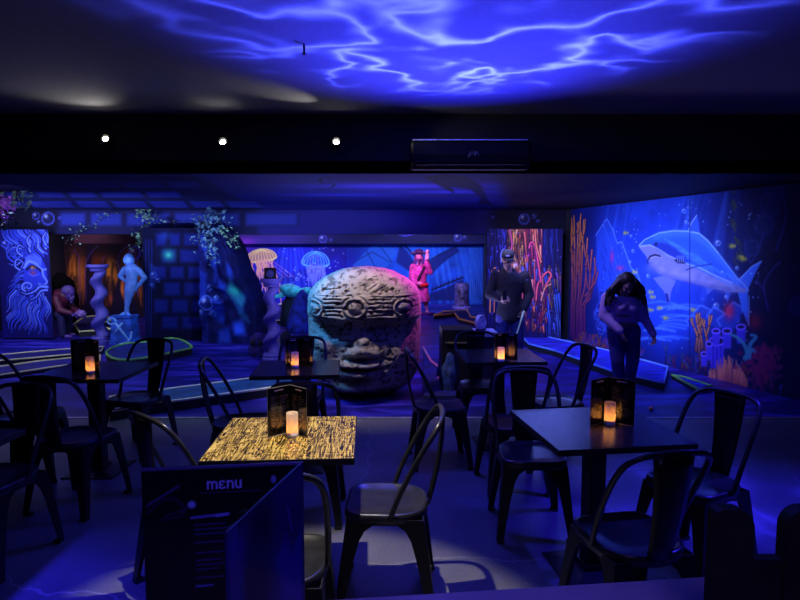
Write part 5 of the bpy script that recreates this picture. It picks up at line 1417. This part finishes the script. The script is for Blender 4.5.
bm = NB(); limbs(bm, J, 1, [('hiL', .105, 'knL', .075), ('knL', .075, 'anL', .062), ('hiR', .105, 'knR', .075), ('knR', .075, 'anR', .062)]); torso(bm, J['pel'], J['pel'] + Vector((0, 0, .16)), J['pel'] + Vector((0, 0, .2)), .178, .15, .74)
link('trousers', fuse(bm, .013, 4), mat('dark_jeans', S(50, 48, 124), .85, var=.3, scale=8), wom)
bm = NB(); feet(bm, J, .95, 1.2); link('shoes', fuse(bm, .012, 3), M_rub, wom)
bm = NB(); h_ = J['hd']
T = lambda x, y, z: h_ + Rw @ Vector((x, y, z))
ball(bm, T(0, .035, .035), .092, .100, .098, 20, 14, Rw)
rgh = np.random.default_rng(3)
for k in range(34):
    a_ = rgh.uniform(-.35, PI + .35); x0, y0 = .082 * math.cos(a_), .03 + .085 * math.sin(a_)
    p0 = T(x0, y0, rgh.uniform(-.02, .06)); sp = 1 + rgh.uniform(.1, .75)
    p1 = p0 + Vector((x0 * sp * .75, .02 * math.sin(a_), -.10)); p2 = p1 + Vector((x0 * rgh.uniform(.1, .5), rgh.uniform(-.03, .03), -rgh.uniform(.05, .16)))
    capsule(bm, p0, .03, p1, .030, 8); capsule(bm, p1, .030, p2, .016, 8)
link('hair', fuse(bm, .010, 2), mat('dark_brown_hair', (.018, .012, .010), .5, var=.4, scale=40, stretch=(4, 4, .6)), wom)

# --- costumed figure by the shipwreck (statue on a plinth)
YPi = 14.7
op = Vector((at_y(420, 300, YPi).x, YPi, 0))
J = joints(YPi, op, {'pel': (420.5, 290, 0), 'che': (419.5, 271, 0), 'nck': (419, 263, 0), 'hd': (418.8, 257, -.03),
    'shL': (413, 267, 0), 'elL': (411.5, 277, -.05), 'wrL': (416, 283, -.22), 'shR': (426, 267, 0), 'elR': (430, 272, -.12), 'wrR': (426.5, 262, -.22),
    'hiL': (417.5, 292, 0), 'knL': (418, 303, -.02), 'anL': (419, 313, 0), 'hiR': (424, 292, 0), 'knR': (425.5, 303, -.04), 'anR': (427, 313, 0)})
for q_ in 'LR':
    J['an' + q_].z = .13; J['to' + q_] = J['an' + q_] + Vector((.02, -.14, 0))
Pm = lambda n_, c, **k: mat(n_, S(*c), .6, **k)
pir = thing('costumed_statue', 'pink lit statue in a three cornered hat and long coat before the shipwreck mural', 'statue', tuple(op))
bm = NB(); torso(bm, J['pel'], J['che'], J['nck'], .15, .18); limbs(bm, J, 1, LIMB)
for q_ in 'LR': capsule(bm, J['an' + q_] + Vector((0, .03, -.05)), .045, J['to' + q_] + Vector((0, 0, -.06)), .035)
capsule(bm, J['che'], .07, J['hd'], .05); head(bm, J['hd'], Matrix.Rotation(.1, 3, 'X'), 1.0)
hand(bm, J['wrL'], (.6, -.6, .1), (0, .2, 1), (.5, .3, 0)); hand(bm, J['wrR'], (0, -.3, 1), (1, 0, 0), (0, -1, 0), 1, .4)
link('body', fuse(bm, .010, 4), Pm('pink_painted_skin', (255, 160, 215)), pir)
bm = NB(); torso(bm, J['pel'], J['che'], J['nck'], .19, .215, .7)
limbs(bm, J, 1, [('shL', .085, 'elL', .075), ('elL', .075, 'wrL', .07), ('shR', .085, 'elR', .075), ('elR', .075, 'wrR', .07)], 1)
loft(bm, [ring(J['pel'] + Vector((0, 0, z)), w, 22, w * .72) for z, w in ((.06, .19), (-.08, .21), (-.22, .235), (-.30, .24))])
coat = link('coat', fuse(bm, .016, 4), Pm('pink_coat', (240, 80, 190), var=.6, scale=9), pir)
bm = NB(); loft(bm, [ring(J['pel'] + Vector((0, 0, z)), .205, 22, .155) for z in (.08, .13, .17)]); obj('sash', bm, Pm('red_sash', (230, 40, 60)), coat, True)
bm = NB(); tube(bm, [J['shR'] + Vector((-.04, -.15, .02)), J['che'] + Vector((0, -.17, -.12)), J['pel'] + Vector((-.14, -.16, .12))], .028, 8); obj('shoulder_strap', bm, Pm('dark_strap', (40, 20, 70)), coat, True)
bm = NB(); limbs(bm, J, 1, [('hiL', .10, 'knL', .07), ('hiR', .10, 'knR', .07)]); link('breeches', fuse(bm, .014, 3), Pm('red_breeches', (170, 40, 90)), pir)
bm = NB(); hd = J['hd']; rings = []
for rr, z in ((.02, .20), (.07, .19), (.098, .14), (.10, .07)): rings.append([hd + Vector((rr * math.cos(t), rr * math.sin(t), z)) for t in np.linspace(0, 2 * PI, 31)[:-1]])
for rr, up_ in ((.14, .03), (.19, .08)): rings.append([hd + Vector((rr * (1 - .22 * math.cos(3 * t - PI / 2)) * math.cos(t), rr * (1 - .22 * math.cos(3 * t - PI / 2)) * math.sin(t), .07 + up_ * (1 + .9 * math.cos(3 * t - PI / 2)) / 1.9)) for t in np.linspace(0, 2 * PI, 31)[:-1]])
loft(bm, rings, cap=False); o = obj('tricorn_hat', bm, Pm('dark_purple_felt', (60, 30, 96)), pir, True); solidify(o, .012, 0)
bm = NB(); capsule(bm, hd + Vector((0, -.07, -.07)), .05, hd + Vector((0, -.09, -.18)), .02); [capsule(bm, hd + Vector((q_ * .08, .02, .02)), .04, hd + Vector((q_ * .1, .02, -.16)), .025) for q_ in (-1, 1)]
link('hair_and_beard', fuse(bm, .012, 2), Pm('violet_hair', (120, 60, 150)), pir)
bm = NB(); lathe(bm, [(.26, 0), (.26, .06), (.22, .075)], 24, (.09, 0, 0)); obj('plinth', bm, Pm('violet_plinth', (110, 50, 150)), pir)
r = thing('perched_parrot', 'pale parrot perched at the raised hand of the pink lit statue', 'sculpture', tuple(op + J['wrR'] + Vector((0.0, -.08, .10))))
bm = NB(); capsule(bm, (0, 0, .0), .055, (.01, -.01, .12), .045); ball(bm, (.01, -.04, .17), .045); capsule(bm, (.01, -.085, .17), .018, (.01, -.105, .145), .006, 8); link('bird_body', fuse(bm, .010, 3), Pm('pale_feathers', (255, 190, 235)), r)
bm = NB(); capsule(bm, (0, .03, -.02), .03, (0, .05, -.20), .012, 10, .5); obj('tail', bm, Pm('violet_feathers', (150, 80, 220)), r, True)

# --- hunched seated figure on the left
YSe = 10.9
os_ = Vector((at_y(58, 300, YSe).x, YSe, 0))
J = joints(YSe, os_, {'pel': (50, 313, 0), 'che': (60, 299, -.02), 'nck': (66.5, 295, -.04), 'hd': (71, 292, -.07),
    'shL': (62, 298, -.18), 'elL': (67, 309, -.22), 'wrL': (77, 312, -.2), 'shR': (62, 299, .14), 'elR': (69, 309, .15), 'wrR': (78, 313, .05),
    'hiL': (51, 314, -.1), 'knL': (65, 314, -.14), 'anL': (67, 331, -.14), 'hiR': (51, 314, .1), 'knR': (65, 315, .12), 'anR': (63, 331, .12)})
for q_ in 'LR':
    J['an' + q_].z = .07; J['to' + q_] = J['an' + q_] + Vector((.14, 0, 0))
se = thing('seated_statue', 'hunched seated statue with red back and grey hair bending over its hands', 'statue', tuple(os_))
Rs_ = Matrix.Rotation(PI / 2, 3, 'Z') @ Matrix.Rotation(.6, 3, 'X')
bm = NB(); capsule(bm, J['pel'], .15, J['che'], .17, 18); capsule(bm, J['che'], .17, J['nck'], .08, 18); limbs(bm, J, 1, LIMB); head(bm, J['hd'], Rs_, 1.05)
for q_ in 'LR':
    capsule(bm, J['an' + q_] + Vector((-.03, 0, -.025)), .042, J['to' + q_] + Vector((0, 0, -.04)), .03); hand(bm, J['wr' + q_], (.9, 0, -.4), (0, 1, 0), (0, 0, -1), 1, .9)
link('body', fuse(bm, .010, 4), Pm('violet_painted_skin', (84, 58, 138), var=.3), se)
bm = NB(); capsule(bm, J['pel'], .175, J['che'], .195, 18); capsule(bm, J['che'], .195, J['nck'], .10, 18); limbs(bm, J, 1, [('shL', .08, 'elL', .066), ('elL', .066, 'wrL', .05), ('shR', .08, 'elR', .066), ('elR', .066, 'wrR', .05)], 1)
link('shirt', fuse(bm, .014, 4), Pm('dark_red_shirt', (80, 14, 44), var=.3), se)
bm = NB(); limbs(bm, J, 1, [('hiL', .105, 'knL', .08), ('knL', .08, 'anL', .065), ('hiR', .105, 'knR', .08), ('knR', .08, 'anR', .065)], 1); capsule(bm, J['pel'] + Vector((0, -.08, -.02)), .15, J['pel'] + Vector((0, .08, -.02)), .15)
link('trousers', fuse(bm, .014, 4), Pm('navy_trousers', (24, 20, 70)), se)
bm = NB(); ball(bm, J['hd'] + Vector((-.02, 0, .035)), .115, .095, .095, 16, 12); capsule(bm, J['hd'] + Vector((-.07, 0, 0)), .07, J['hd'] + Vector((-.07, 0, -.09)), .04)
capsule(bm, J['hd'] + Vector((.05, 0, -.11)), .045, J['hd'] + Vector((.04, 0, -.2)), .02)
link('hair_and_beard', fuse(bm, .011, 2), Pm('grey_violet_hair', (84, 66, 128), var=.3, scale=30), se)
bm = NB(); box(bm, J['pel'].x - .2, J['pel'].x + .16, -.2, .2, 0, J['pel'].z - .12); 
ch_ = obj('chest', bm, Pm('purple_painted_wood', (70, 40, 130), var=.3), None, bevel=.02); ch_.location = os_; tag(ch_, 'purple painted chest the hunched statue sits on', 'chest')
hp = os_ + (J['wrL'] + J['wrR']) / 2 + Vector((.10, 0, -.02))
bm = NB(); lump(bm, (0, 0, 0), .10, .09, .07, 4, .35, 2.5, flat_bottom=False); o = obj('gold_nugget', bm, Pm('pale_nugget', (130, 100, 170), var=.4), None, True); o.location = hp; tag(o, 'pale lump held in the hands of the hunched statue', 'stone')

# --- mermaid statue on a pedestal with an anchor
YMe = 10.25
omm = Vector((at_y(125, 330, YMe).x, YMe, 0)); kM = YMe / F
zp = at_y(125, 315, YMe).z
r = thing('statue_pedestal', 'blue pedestal under the pale merfolk statue', 'pedestal', (omm.x, YMe, 0))
M_ped = Pm('blue_pedestal_paint', (40, 90, 190), var=.5, scale=6)
bm = NB(); loft(bm, [[Vector((x * k, y * k * .8, z)) for x, y in ((-.2, -.2), (.2, -.2), (.2, .2), (-.2, .2))] for z, k in ((0, 1.05), (.06, 1.05), (.07, .95), (zp - .05, .85), (zp - .04, .95), (zp, .95))]); obj('block', bm, M_ped, r)
me_ = thing('merfolk_statue', 'pale blue merfolk statue seen from behind, tail tapering onto its pedestal', 'statue', (omm.x, YMe, zp))
PZ = lambda px, py, dy=0: Vector(((px - 125) * kM, dy, at_y(px, py, YMe).z - zp))
bm = NB()
pts_ = [(127, 314, .045), (128, 306, .042), (129.5, 298, .065), (131.5, 290, .095), (133.3, 283, .098), (134, 276, .10), (133.5, 270, .125)]
for a_, b2 in zip(pts_, pts_[1:]): capsule(bm, PZ(*a_[:2]), a_[2], PZ(*b2[:2]), b2[2], 16, .75)
capsule(bm, PZ(133, 269), .07, PZ(132.5, 264), .05); head(bm, PZ(132, 260.5), Matrix.Rotation(PI, 3, 'Z'), 1.05)
for P in ([(127, 269.5), (121.5, 276), (127, 282)], [(140, 269.5), (146, 277.5), (139.5, 285.5)]):
    q0 = [PZ(x, y, .03 * i) for i, (x, y) in enumerate(P)]
    capsule(bm, q0[0], .055, q0[1], .045); capsule(bm, q0[1], .045, q0[2], .035); hand(bm, q0[2], q0[2] - q0[1], (0, 1, 0), (1, 0, 0), 1, .6)
link('body', fuse(bm, .010, 4), Pm('pale_blue_plaster', (78, 124, 196), var=.2), me_)
bm = NB(); [capsule(bm, PZ(127, 313), .04, PZ(127 + q_ * 5, 314.6, -.05), .02, 10, .5) for q_ in (-1, 1)]; link('tail_fin', fuse(bm, .010, 2), Pm('blue_fin', (90, 150, 235)), me_)
bm = NB(); ball(bm, PZ(132, 260.2, -.02), .088, .10, .09); link('hair', fuse(bm, .012, 2), Pm('pale_blue_hair', (96, 150, 240), var=.3, scale=25), me_)
Ya = YMe - .30
PA = lambda px, py: at_y(px, py, Ya)
c0 = PA(118, 330)
an = thing('anchor', 'pale blue anchor leaning against the statue pedestal', 'anchor', (c0.x, Ya, 0))
AL = lambda px, py: PA(px, py) - Vector((c0.x, 0, 0)) - Vector((0, Ya, 0))
M_anc = Pm('pale_blue_iron', (120, 180, 250), var=.3)
bm = NB(); tube(bm, [AL(111.5 + 4.2 * math.cos(t), 317.5 + 3 * math.sin(t)) for t in np.linspace(0, 2 * PI, 19)[:-1]], .016, 8, closed=True); obj('ring', bm, M_anc, an, True)
bm = NB(); tube(bm, [AL(115, 319), AL(128, 336)], .022, 8); obj('shank', bm, M_anc, an, True)
bm = NB(); tube(bm, [AL(113.5, 331), AL(122, 319)], .018, 8); obj('stock', bm, M_anc, an, True)
bm = NB(); tube(bm, smoothpts([AL(119, 340.5), AL(126, 339), AL(130, 335.5), AL(131.5, 328)], 4), .02, 8); obj('fluke_arm', bm, M_anc, an, True)
an.location.z -= min(v.co.z for c_ in an.children for v in c_.data.vertices)

# --- carved stump by the shipwreck
p = at_h(461.5, 308.5, 0); k = p.y / F; zt_ = at_y(461, 283, p.y).z
r = thing('carved_stump', 'carved grey stump standing before the shipwreck mural', 'sculpture', tuple(p), 0)
M_stp = Pm('violet_grey_stump', (58, 52, 116), var=.7, scale=9, bump=.6)
bm = NB(); lathe(bm, [(8.5 * k, 0), (7.6 * k, .12), (7 * k, zt_ * .5), (7.4 * k, zt_ * .9), (6.2 * k, zt_)], 24); obj('trunk', bm, M_stp, r, True)
for q_ in (-1, 1):
    bm = NB(); ball(bm, (q_ * 2.8 * k, -6.4 * k, zt_ * .68), 1.3 * k, .9 * k, 1.6 * k); obj('eye_hollow', bm, M_drk, r, True)
bm = NB(); ball(bm, (0, -6.6 * k, zt_ * .42), 3 * k, .9 * k, .9 * k); obj('mouth_hollow', bm, M_drk, r, True)
bm = NB(); lathe(bm, [(9.8 * k, 0), (9.8 * k, .05), (9.2 * k, .07)], 24); obj('plinth', bm, Pm('pale_violet_plinth', (96, 90, 190)), r)

# --- black box, pale stone block and disc right of the head
YX = 6.75
a, b_ = at_y(441, 327.5, YX), at_y(471, 352, YX)
r = thing('black_case', 'black box with sloping sides between the stone head and the man in the cap', 'box', ((a.x + b_.x) / 2, YX, 0))
w2 = (b_.x - a.x) / 2
bm = NB(); loft(bm, [[Vector((x * k, y * k2, z)) for x, y in ((-w2, -.22), (w2, -.22), (w2, .22), (-w2, .22))] for z, k, k2 in ((0, 1.02, 1.2), (a.z - .04, 1.02, 1.02), (a.z, 1, 1))]); obj('carcass', bm, M_plast, r)
bm = NB(); box(bm, -w2 * .8, w2 * .7, -.262, -.235, a.z * .80, a.z * .82); obj('trim_strip', bm, Pm('gold_trim', (120, 110, 70)), r)
a, b_ = at_y(467, 331, YX - .1), at_y(496, 336, YX - .1)
r2 = thing('stone_block', 'pale topped stone block beside the black box', 'block', ((a.x + b_.x) / 2, YX - .05, 0))
w3 = (b_.x - a.x) / 2
obj('block', box(NB(), -w3 * .9, w3 * .9, -.14, .14, 0, a.z - .05), M_drk, r2, bevel=.01)
bm = NB(); loft(bm, [[Vector((x * w3 * (1 + .04 * math.sin(7 * x + z * 40)), y * .17, z)) for x, y in ((-1, -1), (-.3, -1.05), (.4, -.98), (1, -1), (1.02, 0), (1, 1), (0, 1.03), (-1, 1))] for z in (a.z - .05, a.z)]); obj('cap_stone', bm, Pm('pale_lit_stone', (150, 160, 225), var=.3, scale=14), r2)  # pale cap over dark block: the lit top is put into colour
c0 = at_y(480.5, 331, YX - .05)
r = thing('standing_disc', 'pale ridged disc standing upright on the stone block', 'disc', (c0.x, YX - .05, a.z), math.radians(48))
Rd = 7.6 * YX / F
bm = NB(); lathe(bm, [(Rd * .9, -.03), (Rd, -.022), (Rd, .022), (Rd * .9, .03), (Rd * .8, .022), (Rd * .62, .022), (Rd * .55, .032), (Rd * .3, .03), (Rd * .2, .02), (.003, .02)], 36)
bmesh.ops.rotate(bm, verts=bm.verts, matrix=Matrix.Rotation(PI / 2, 3, 'X')); bmesh.ops.translate(bm, verts=bm.verts, vec=(0, 0, Rd + .006)); obj('ridged_plate', bm, Pm('pale_disc_paint', (170, 175, 245), var=.15), r, True)
bm = NB(); box(bm, -.05, .05, -.04, .04, 0, .02); obj('foot', bm, M_drk, r)
M_cor = Pm('blue_coral_rock', (34, 58, 116), var=.7, scale=12, bump=.8)
for (px, py, w, yt, lab, sd) in ((450, 394, 20, 352, 'blue coral covered rock at the foot of the black box', 21), (441, 380, 9, 360, 'small blue rock squeezed between the pink kerb and the black box', 22)):
    boulder(px, py, w, yt, lab, M_cor, sd, name='coral_rock')

# ---------------------------------------------------- ivy and flowers
M_leaf = mat('dusty_green_leaf', S(96, 140, 120), .55, var=.5, scale=20)
M_leafd = mat('blue_green_leaf', S(70, 110, 140), .6, var=.5, scale=20)
M_flo = mat('violet_petal', S(190, 110, 255), .5, var=.3, scale=20)
M_stem = mat('dark_vine_stem', S(20, 26, 40), .8)
def leaf(bm, c, s, rg):
    R = Matrix.Rotation(rg.uniform(-1.2, 1.2), 3, 'X') @ Matrix.Rotation(rg.uniform(-PI, PI), 3, 'Z') @ Matrix.Rotation(rg.uniform(-.9, .9), 3, 'Y')
    P = [(0, 0, 0), (.35, .34, .10), (1.0, 0, 0), (.35, -.34, .10)]
    v = [bm.verts.new(Vector(c) + R @ (Vector(p) * s)) for p in P]
    bm.faces.new((v[0], v[1], v[2])); bm.faces.new((v[0], v[2], v[3]))
def ivy(label, strands, Y, n, spread, size, m, seed, flowers=None, cat='plant'):
    rg = np.random.default_rng(seed)
    o0 = at_y(*strands[0][0], Y)
    r = thing('hanging_ivy', label, cat, tuple(o0), 0)
    bl, bs = NB(), NB()
    for st in strands:
        P = [at_y(x, y, Y) - o0 + Vector((0, rg.uniform(-.08, .08), 0)) for x, y in st]
        Q = [Vector(p) for p in smoothpts(P, 6)]
        tube(bs, Q, .006, 5)
        for k in range(n):
            q_ = Q[rg.integers(len(Q))] + Vector(rg.normal(0, spread, 3))
            leaf(bl, q_, size * rg.uniform(.6, 1.3), rg)
    me = bpy.data.meshes.new('leaves'); bl.to_mesh(me); bl.free(); link('leaves', me, m, r)
    obj('stems', bs, M_stem, r)
    if flowers:
        bf = NB()
        for (x, y) in flowers:
            for k in range(26):
                q_ = at_y(x, y, Y) - o0 + Vector(rg.normal(0, .05, 3)); leaf(bf, q_, .055, rg)
        me = bpy.data.meshes.new('blossoms'); bf.to_mesh(me); bf.free(); link('blossoms', me, M_flo, r)
    return r
YI = YB - .14
ivy('hanging plant with violet blossoms at the upper left edge', [[(-6, 172), (6, 180), (14, 192), (12, 206)], [(4, 174), (18, 182), (22, 196), (23, 206)], [(10, 176), (24, 178), (28, 186)], [(-4, 180), (2, 200), (3, 230)]], 7.4, 60, .07, .07, M_leaf, 3, [(3, 198), (6, 206), (2, 212), (9, 202), (1, 204), (4, 216)])
ivy('ivy clump hanging from the beam over the cavern doorway', [[(140, 208), (144, 220), (141, 234), (146, 246)], [(138, 212), (148, 224), (150, 238)], [(142, 210), (152, 212), (160, 216)], [(138, 230), (140, 244)]], YI, 34, .07, .075, M_leaf, 5)
ivy('sparse ivy strand trailing left along the painted beam', [[(140, 214), (122, 212), (110, 214), (98, 222)], [(98, 220), (88, 228), (76, 232), (68, 242)], [(86, 230), (72, 238)]], YI, 16, .07, .055, M_leaf, 6)
ivy('ivy strand trailing right under the painted beam', [[(150, 215), (164, 220), (178, 222)], [(174, 236), (182, 232)]], YI, 12, .06, .055, M_leaf, 7)
ivy('thick ivy clump hanging over the left side of the cave rock', [[(200, 216), (199, 228), (200, 244)], [(206, 214), (204, 230), (210, 250), (213, 262)], [(208, 212), (218, 216), (222, 226)], [(204, 220), (212, 236), (214, 252)], [(212, 214), (208, 240)]], YR - .35, 40, .07, .08, M_leafd, 8)
ivy('pale ivy strand running down the sloping top of the cave rock', [[(218, 226), (226, 234), (233, 242), (236, 250)], [(222, 226), (232, 238)]], YR - .3, 26, .05, .06, M_leaf, 9)
# ================================================================== LIGHT
def aim(o, target):
    d = Vector(target) - Vector(o.location); o.rotation_euler = d.to_track_quat('-Z', 'Y').to_euler()
def spot(name, loc, target, power, col, ang=60, blend=.6, size=.05):
    l = bpy.data.lights.new(name, 'SPOT'); l.energy = power; l.color = col; l.spot_size = math.radians(ang); l.spot_blend = blend; l.shadow_soft_size = size
    o = bpy.data.objects.new(name, l); COL.objects.link(o); o.location = loc; aim(o, target); return o
def area(name, loc, target, power, col, sx, sy, spread=180):
    l = bpy.data.lights.new(name, 'AREA'); l.energy = power; l.color = col; l.shape = 'RECTANGLE'; l.size = sx; l.size_y = sy; l.spread = math.radians(spread)
    o = bpy.data.objects.new(name, l); COL.objects.link(o); o.location = loc; aim(o, target); return o
def gobo(o, scale, stretch, contrast=1.0, base=.25, seed=0.0):
    """water-ripple projector: the beam's strength varies with direction"""
    l = o.data; l.use_nodes = True; nt = l.node_tree
    em = [n for n in nt.nodes if n.type == 'EMISSION'][0]
    tc = N(nt, 'ShaderNodeTexCoord')
    mp = N(nt, 'ShaderNodeMapping'); mp.inputs['Scale'].default_value = stretch; mp.inputs['Location'].default_value = (seed, seed * .7, 0)
    nt.links.new(tc.outputs['Normal'], mp.inputs['Vector'])
    n0 = N(nt, 'ShaderNodeTexNoise', Scale=scale * .8, Detail=2.0); nt.links.new(mp.outputs[0], n0.inputs['Vector'])
    wa = N(nt, 'ShaderNodeVectorMath', operation='MULTIPLY_ADD'); wa.inputs[1].default_value = (.42, .42, .42)
    nt.links.new(n0.outputs['Color'], wa.inputs[0]); nt.links.new(mp.outputs[0], wa.inputs[2])
    n1 = N(nt, 'ShaderNodeTexNoise', Scale=scale, Detail=2.0, Roughness=.45); nt.links.new(wa.outputs[0], n1.inputs['Vector'])
    s1 = N(nt, 'ShaderNodeMath', operation='SUBTRACT'); s1.inputs[1].default_value = .5; nt.links.new(n1.outputs['Fac'], s1.inputs[0])
    ab = N(nt, 'ShaderNodeMath', operation='ABSOLUTE'); nt.links.new(s1.outputs[0], ab.inputs[0])
    mr = N(nt, 'ShaderNodeMapRange'); mr.inputs['From Min'].default_value = 0; mr.inputs['From Max'].default_value = .16; mr.inputs['To Min'].default_value = 1; mr.inputs['To Max'].default_value = 0
    nt.links.new(ab.outputs[0], mr.inputs['Value'])
    pw = N(nt, 'ShaderNodeMath', operation='POWER'); pw.inputs[1].default_value = 5.0; nt.links.new(mr.outputs['Result'], pw.inputs[0])
    n3 = N(nt, 'ShaderNodeTexNoise', Scale=scale * .5, Detail=2.0); nt.links.new(mp.outputs[0], n3.inputs['Vector'])
    mu = N(nt, 'ShaderNodeMath', operation='MULTIPLY'); nt.links.new(pw.outputs[0], mu.inputs[0]); nt.links.new(n3.outputs['Fac'], mu.inputs[1])
    fm = N(nt, 'ShaderNodeMath', operation='MULTIPLY_ADD'); fm.inputs[1].default_value = contrast * 2; fm.inputs[2].default_value = base; nt.links.new(mu.outputs[0], fm.inputs[0])
    nt.links.new(fm.outputs[0], em.inputs['Strength'])
BLUE = (.045, .05, 1.0); UV = (.16, .10, 1.0); MUR = (.58, .60, 1.0)

w = bpy.data.worlds.new('world'); SC.world = w; w.use_nodes = True
w.node_tree.nodes['Background'].inputs['Color'].default_value = (.01, .01, .05, 1); w.node_tree.nodes['Background'].inputs['Strength'].default_value = .1

# water ripple projector throwing onto the cafe ceiling and one onto the floor
o = spot('ripple_projector_ceiling', (.40, 4.85, 1.15), (.36, 3.62, ZD), 1700, (.055, .075, 1.0), 84, 1.0, .01); gobo(o, 3.2, (1.0, 1.45, 1.0), 3.2, .16)
spot('ripple_glow', (.5, 4.85, 1.15), (.42, 3.95, ZD), 700, (.03, .03, 1.0), 92, 1.0, .05)
o = spot('ripple_projector_floor', (2.9, 3.2, 2.75), (2.25, 2.9, 0), 1100, (.03, .02, 1.0), 72, .9, .01); gobo(o, 3.0, (1, 1, 1), 1.0, .45, 3.0)
spot('blue_wash_left', (-1.9, 1.1, 2.8), (-1.95, 2.0, 0), 1100, (.03, .02, 1.0), 46, .9, .1)
spot('blue_wash_middle', (.2, 4.4, 2.8), (.0, 3.3, 0), 120, (.05, .045, 1.0), 108, .6, .2)
# white spot over the grained table, tilted towards us
spot('white_downlight', (-.36, 2.72, ZD - .05), (-.44, 2.18, 0), 280, (1.0, .90, .68), 49, .30, .02)
# spill of the three soffit lamps on the ceiling
for (px, t, e, a) in ((105, (-.12, -.75, .6), 6, 104), (222.5, (0, -.4, .6), 1.1, 80), (336, (-.75, -.85, .6), 11, 44)):
    p = at_y(px, 141, YS - .26); q_ = Vector((p.x, p.y, p.z + .02))
    spot('soffit_lamp_spill', q_, q_ + Vector(t), e, (1.0, .93, .82), a, 1.0, .02)
p = at_y(345, 118, YS - .42); spot('air_unit_edge_fill', p, at_y(480, 139, YS - .185), 14, (1.0, .95, .88), 40, .8, .01)  # added spot that brightens the air unit's top edge
# added fill behind us for the counter and menu
area('counter_fill', (.3, -.5, 2.5), (.1, .8, 1.1), 2.0, (.30, .22, 1.0), .8, .3, 62)
# added mural and course lights without fixtures, standing in for the murals' fluorescence
area('shark_mural_light', (1.75, 7.3, ZC - .30), (3.55, 9.0, 1.10), 38, MUR, 2.4, .15, 95)
area('table_sheen_fill', (2.05, 8.2, ZC - .012), (2.05, 8.2, 0), 34, (.13, .19, 1.0), 1.0, 1.7, 170)  # added, unseen; makes the blue sheen on the right table
area('coral_cliff_light', (2.1, 8.9, ZC - .10), (2.25, 10.3, .9), 7.5, (.85, .65, 1.0), 1.0, .12, 120)
area('jellyfish_light', (-3.4, 14.6, ZC - .35), (-3.3, 17.5, .8), 62, MUR, 2.6, .12, 140)
area('shipwreck_light', (.7, 14.6, ZC - .35), (.7, 17.5, .8), 55, MUR, 2.6, .12, 140)
area('fire_cavern_light', (-7.2, 12.4, ZC - .3), (-7.6, 14.2, .9), 11, (1.0, .8, .95), 1.6, .12, 140)
area('bearded_face_light', (-5.9, 8.8, ZC - .1), (-6.9, 10.6, 1.0), 24, MUR, 1.0, .12, 120)
area('beam_fill', (-3.6, 8.6, 1.45), (-3.6, YB, ZB + .22), 19, MUR, 6.5, .1, 60)  # added in mid-air to brighten the painted beam
area('low_ceiling_fill', (-.1, 8.1, .6), (-.1, 7.9, ZC), 46, (.42, .40, 1.0), 3.0, .8, 165)  # added low down, shines up to brighten the painted ceiling
area('block_ceiling_fill', (-4.6, 7.8, .8), (-4.6, 9.3, ZC), 26, (.45, .52, 1.0), 2.6, .3, 110)  # added below the painted blocks, shines up at them
spot('disc_fill', (.5, 5.95, ZC - .1), (.88, 6.7, .75), 22, (.45, .45, 1.0), 34, .7, .04)  # added to brighten the disc and the stone block
spot('rock_light', (-2.1, 8.3, ZC - .1), (-3.2, 10.3, .9), 150, (.45, .68, 1.0), 75, .8, .05)
# violet wash over the course floor
area('course_wash_middle', (-1.0, 8.0, ZC - .05), (-1.0, 8.6, 0), 40, (.40, .36, 1.0), 5, 2.0, 160)
area('course_wash_far', (-1.5, 13.2, ZC - .32), (-1.5, 13.6, 0), 40, (.50, .36, 1.0), 5, 1.5, 160)
area('course_wash_left', (-5.6, 8.4, ZC - .05), (-5.6, 8.9, 0), 56, (.50, .48, 1.0), 2.2, 2.0, 160)
# the stone head
spot('head_key', (base.x - .14, Yc - 1.08, ZC - .03), (base.x, Yc - .60, .7), 92, (1.0, .86, .82), 66, .6, .015)
spot('head_cyan', (base.x - 1.35, Yc - .75, ZC - .1), (base.x - .35, Yc, 1.0), 330, (.04, .35, 1.0), 56, .7, .04)
spot('head_magenta', (base.x + 1.25, Yc + .2, ZC - .1), (base.x + .3, Yc + .05, 1.15), 220, (1.0, .08, .85), 52, .7, .04)
spot('column_violet', (-1.1, 7.2, ZC - .1), tuple(ct_ - Vector((0, 0, .55))), 34, (.66, .56, 1.0), 34, .7, .04)  # added to brighten the column beside the cave rock
spot('fairway_wash', (-2.4, 5.95, ZC - .1), (-2.0, 6.6, 0), 42, (.55, .78, 1.0), 88, .9, .05)  # added to brighten the teal fairway and its kerbs
spot('pink_floor_wash', (.75, 6.9, ZC - .1), (.50, 7.6, 0), 45, (.85, .22, 1.0), 58, .9, .05)
# the statues
spot('statue_pink', (op.x - .3, YPi - 1.5, ZC - .35), (op.x, YPi, 1.1), 110, (1.0, .26, .62), 46, .6, .04)
spot('merfolk_blue', (omm.x + .9, YMe - 1.1, ZC - .1), (omm.x, YMe, 1.0), 20, (.45, .68, 1.0), 42, .6, .04)
spot('turtle_cyan', (-1.50, Yt - 1.15, 1.75), tuple(r0), 40, (.3, .85, 1.0), 40, .6, .04)  # added to brighten the turtle, no lamp stands there
spot('blossom_violet', (-4.1, 6.3, 2.0), (-4.95, 7.4, 2.45), 26, (.7, .6, 1.0), 40, .8, .04)  # added to brighten the hanging plant and its blossoms
spot('people_blue', (1.7, 6.2, ZC - .08), (2.3, 7.2, .7), 42, (.34, .26, 1.0), 110, .8, .05)

SC.view_settings.view_transform = 'Standard'
SC.view_settings.look = 'None'
SC.view_settings.exposure = 0.0
SC.view_settings.gamma = 1.0
SC.view_settings.use_curve_mapping = False
SC.cycles.use_denoising = True
SC.cycles.sample_clamp_indirect = 4.0
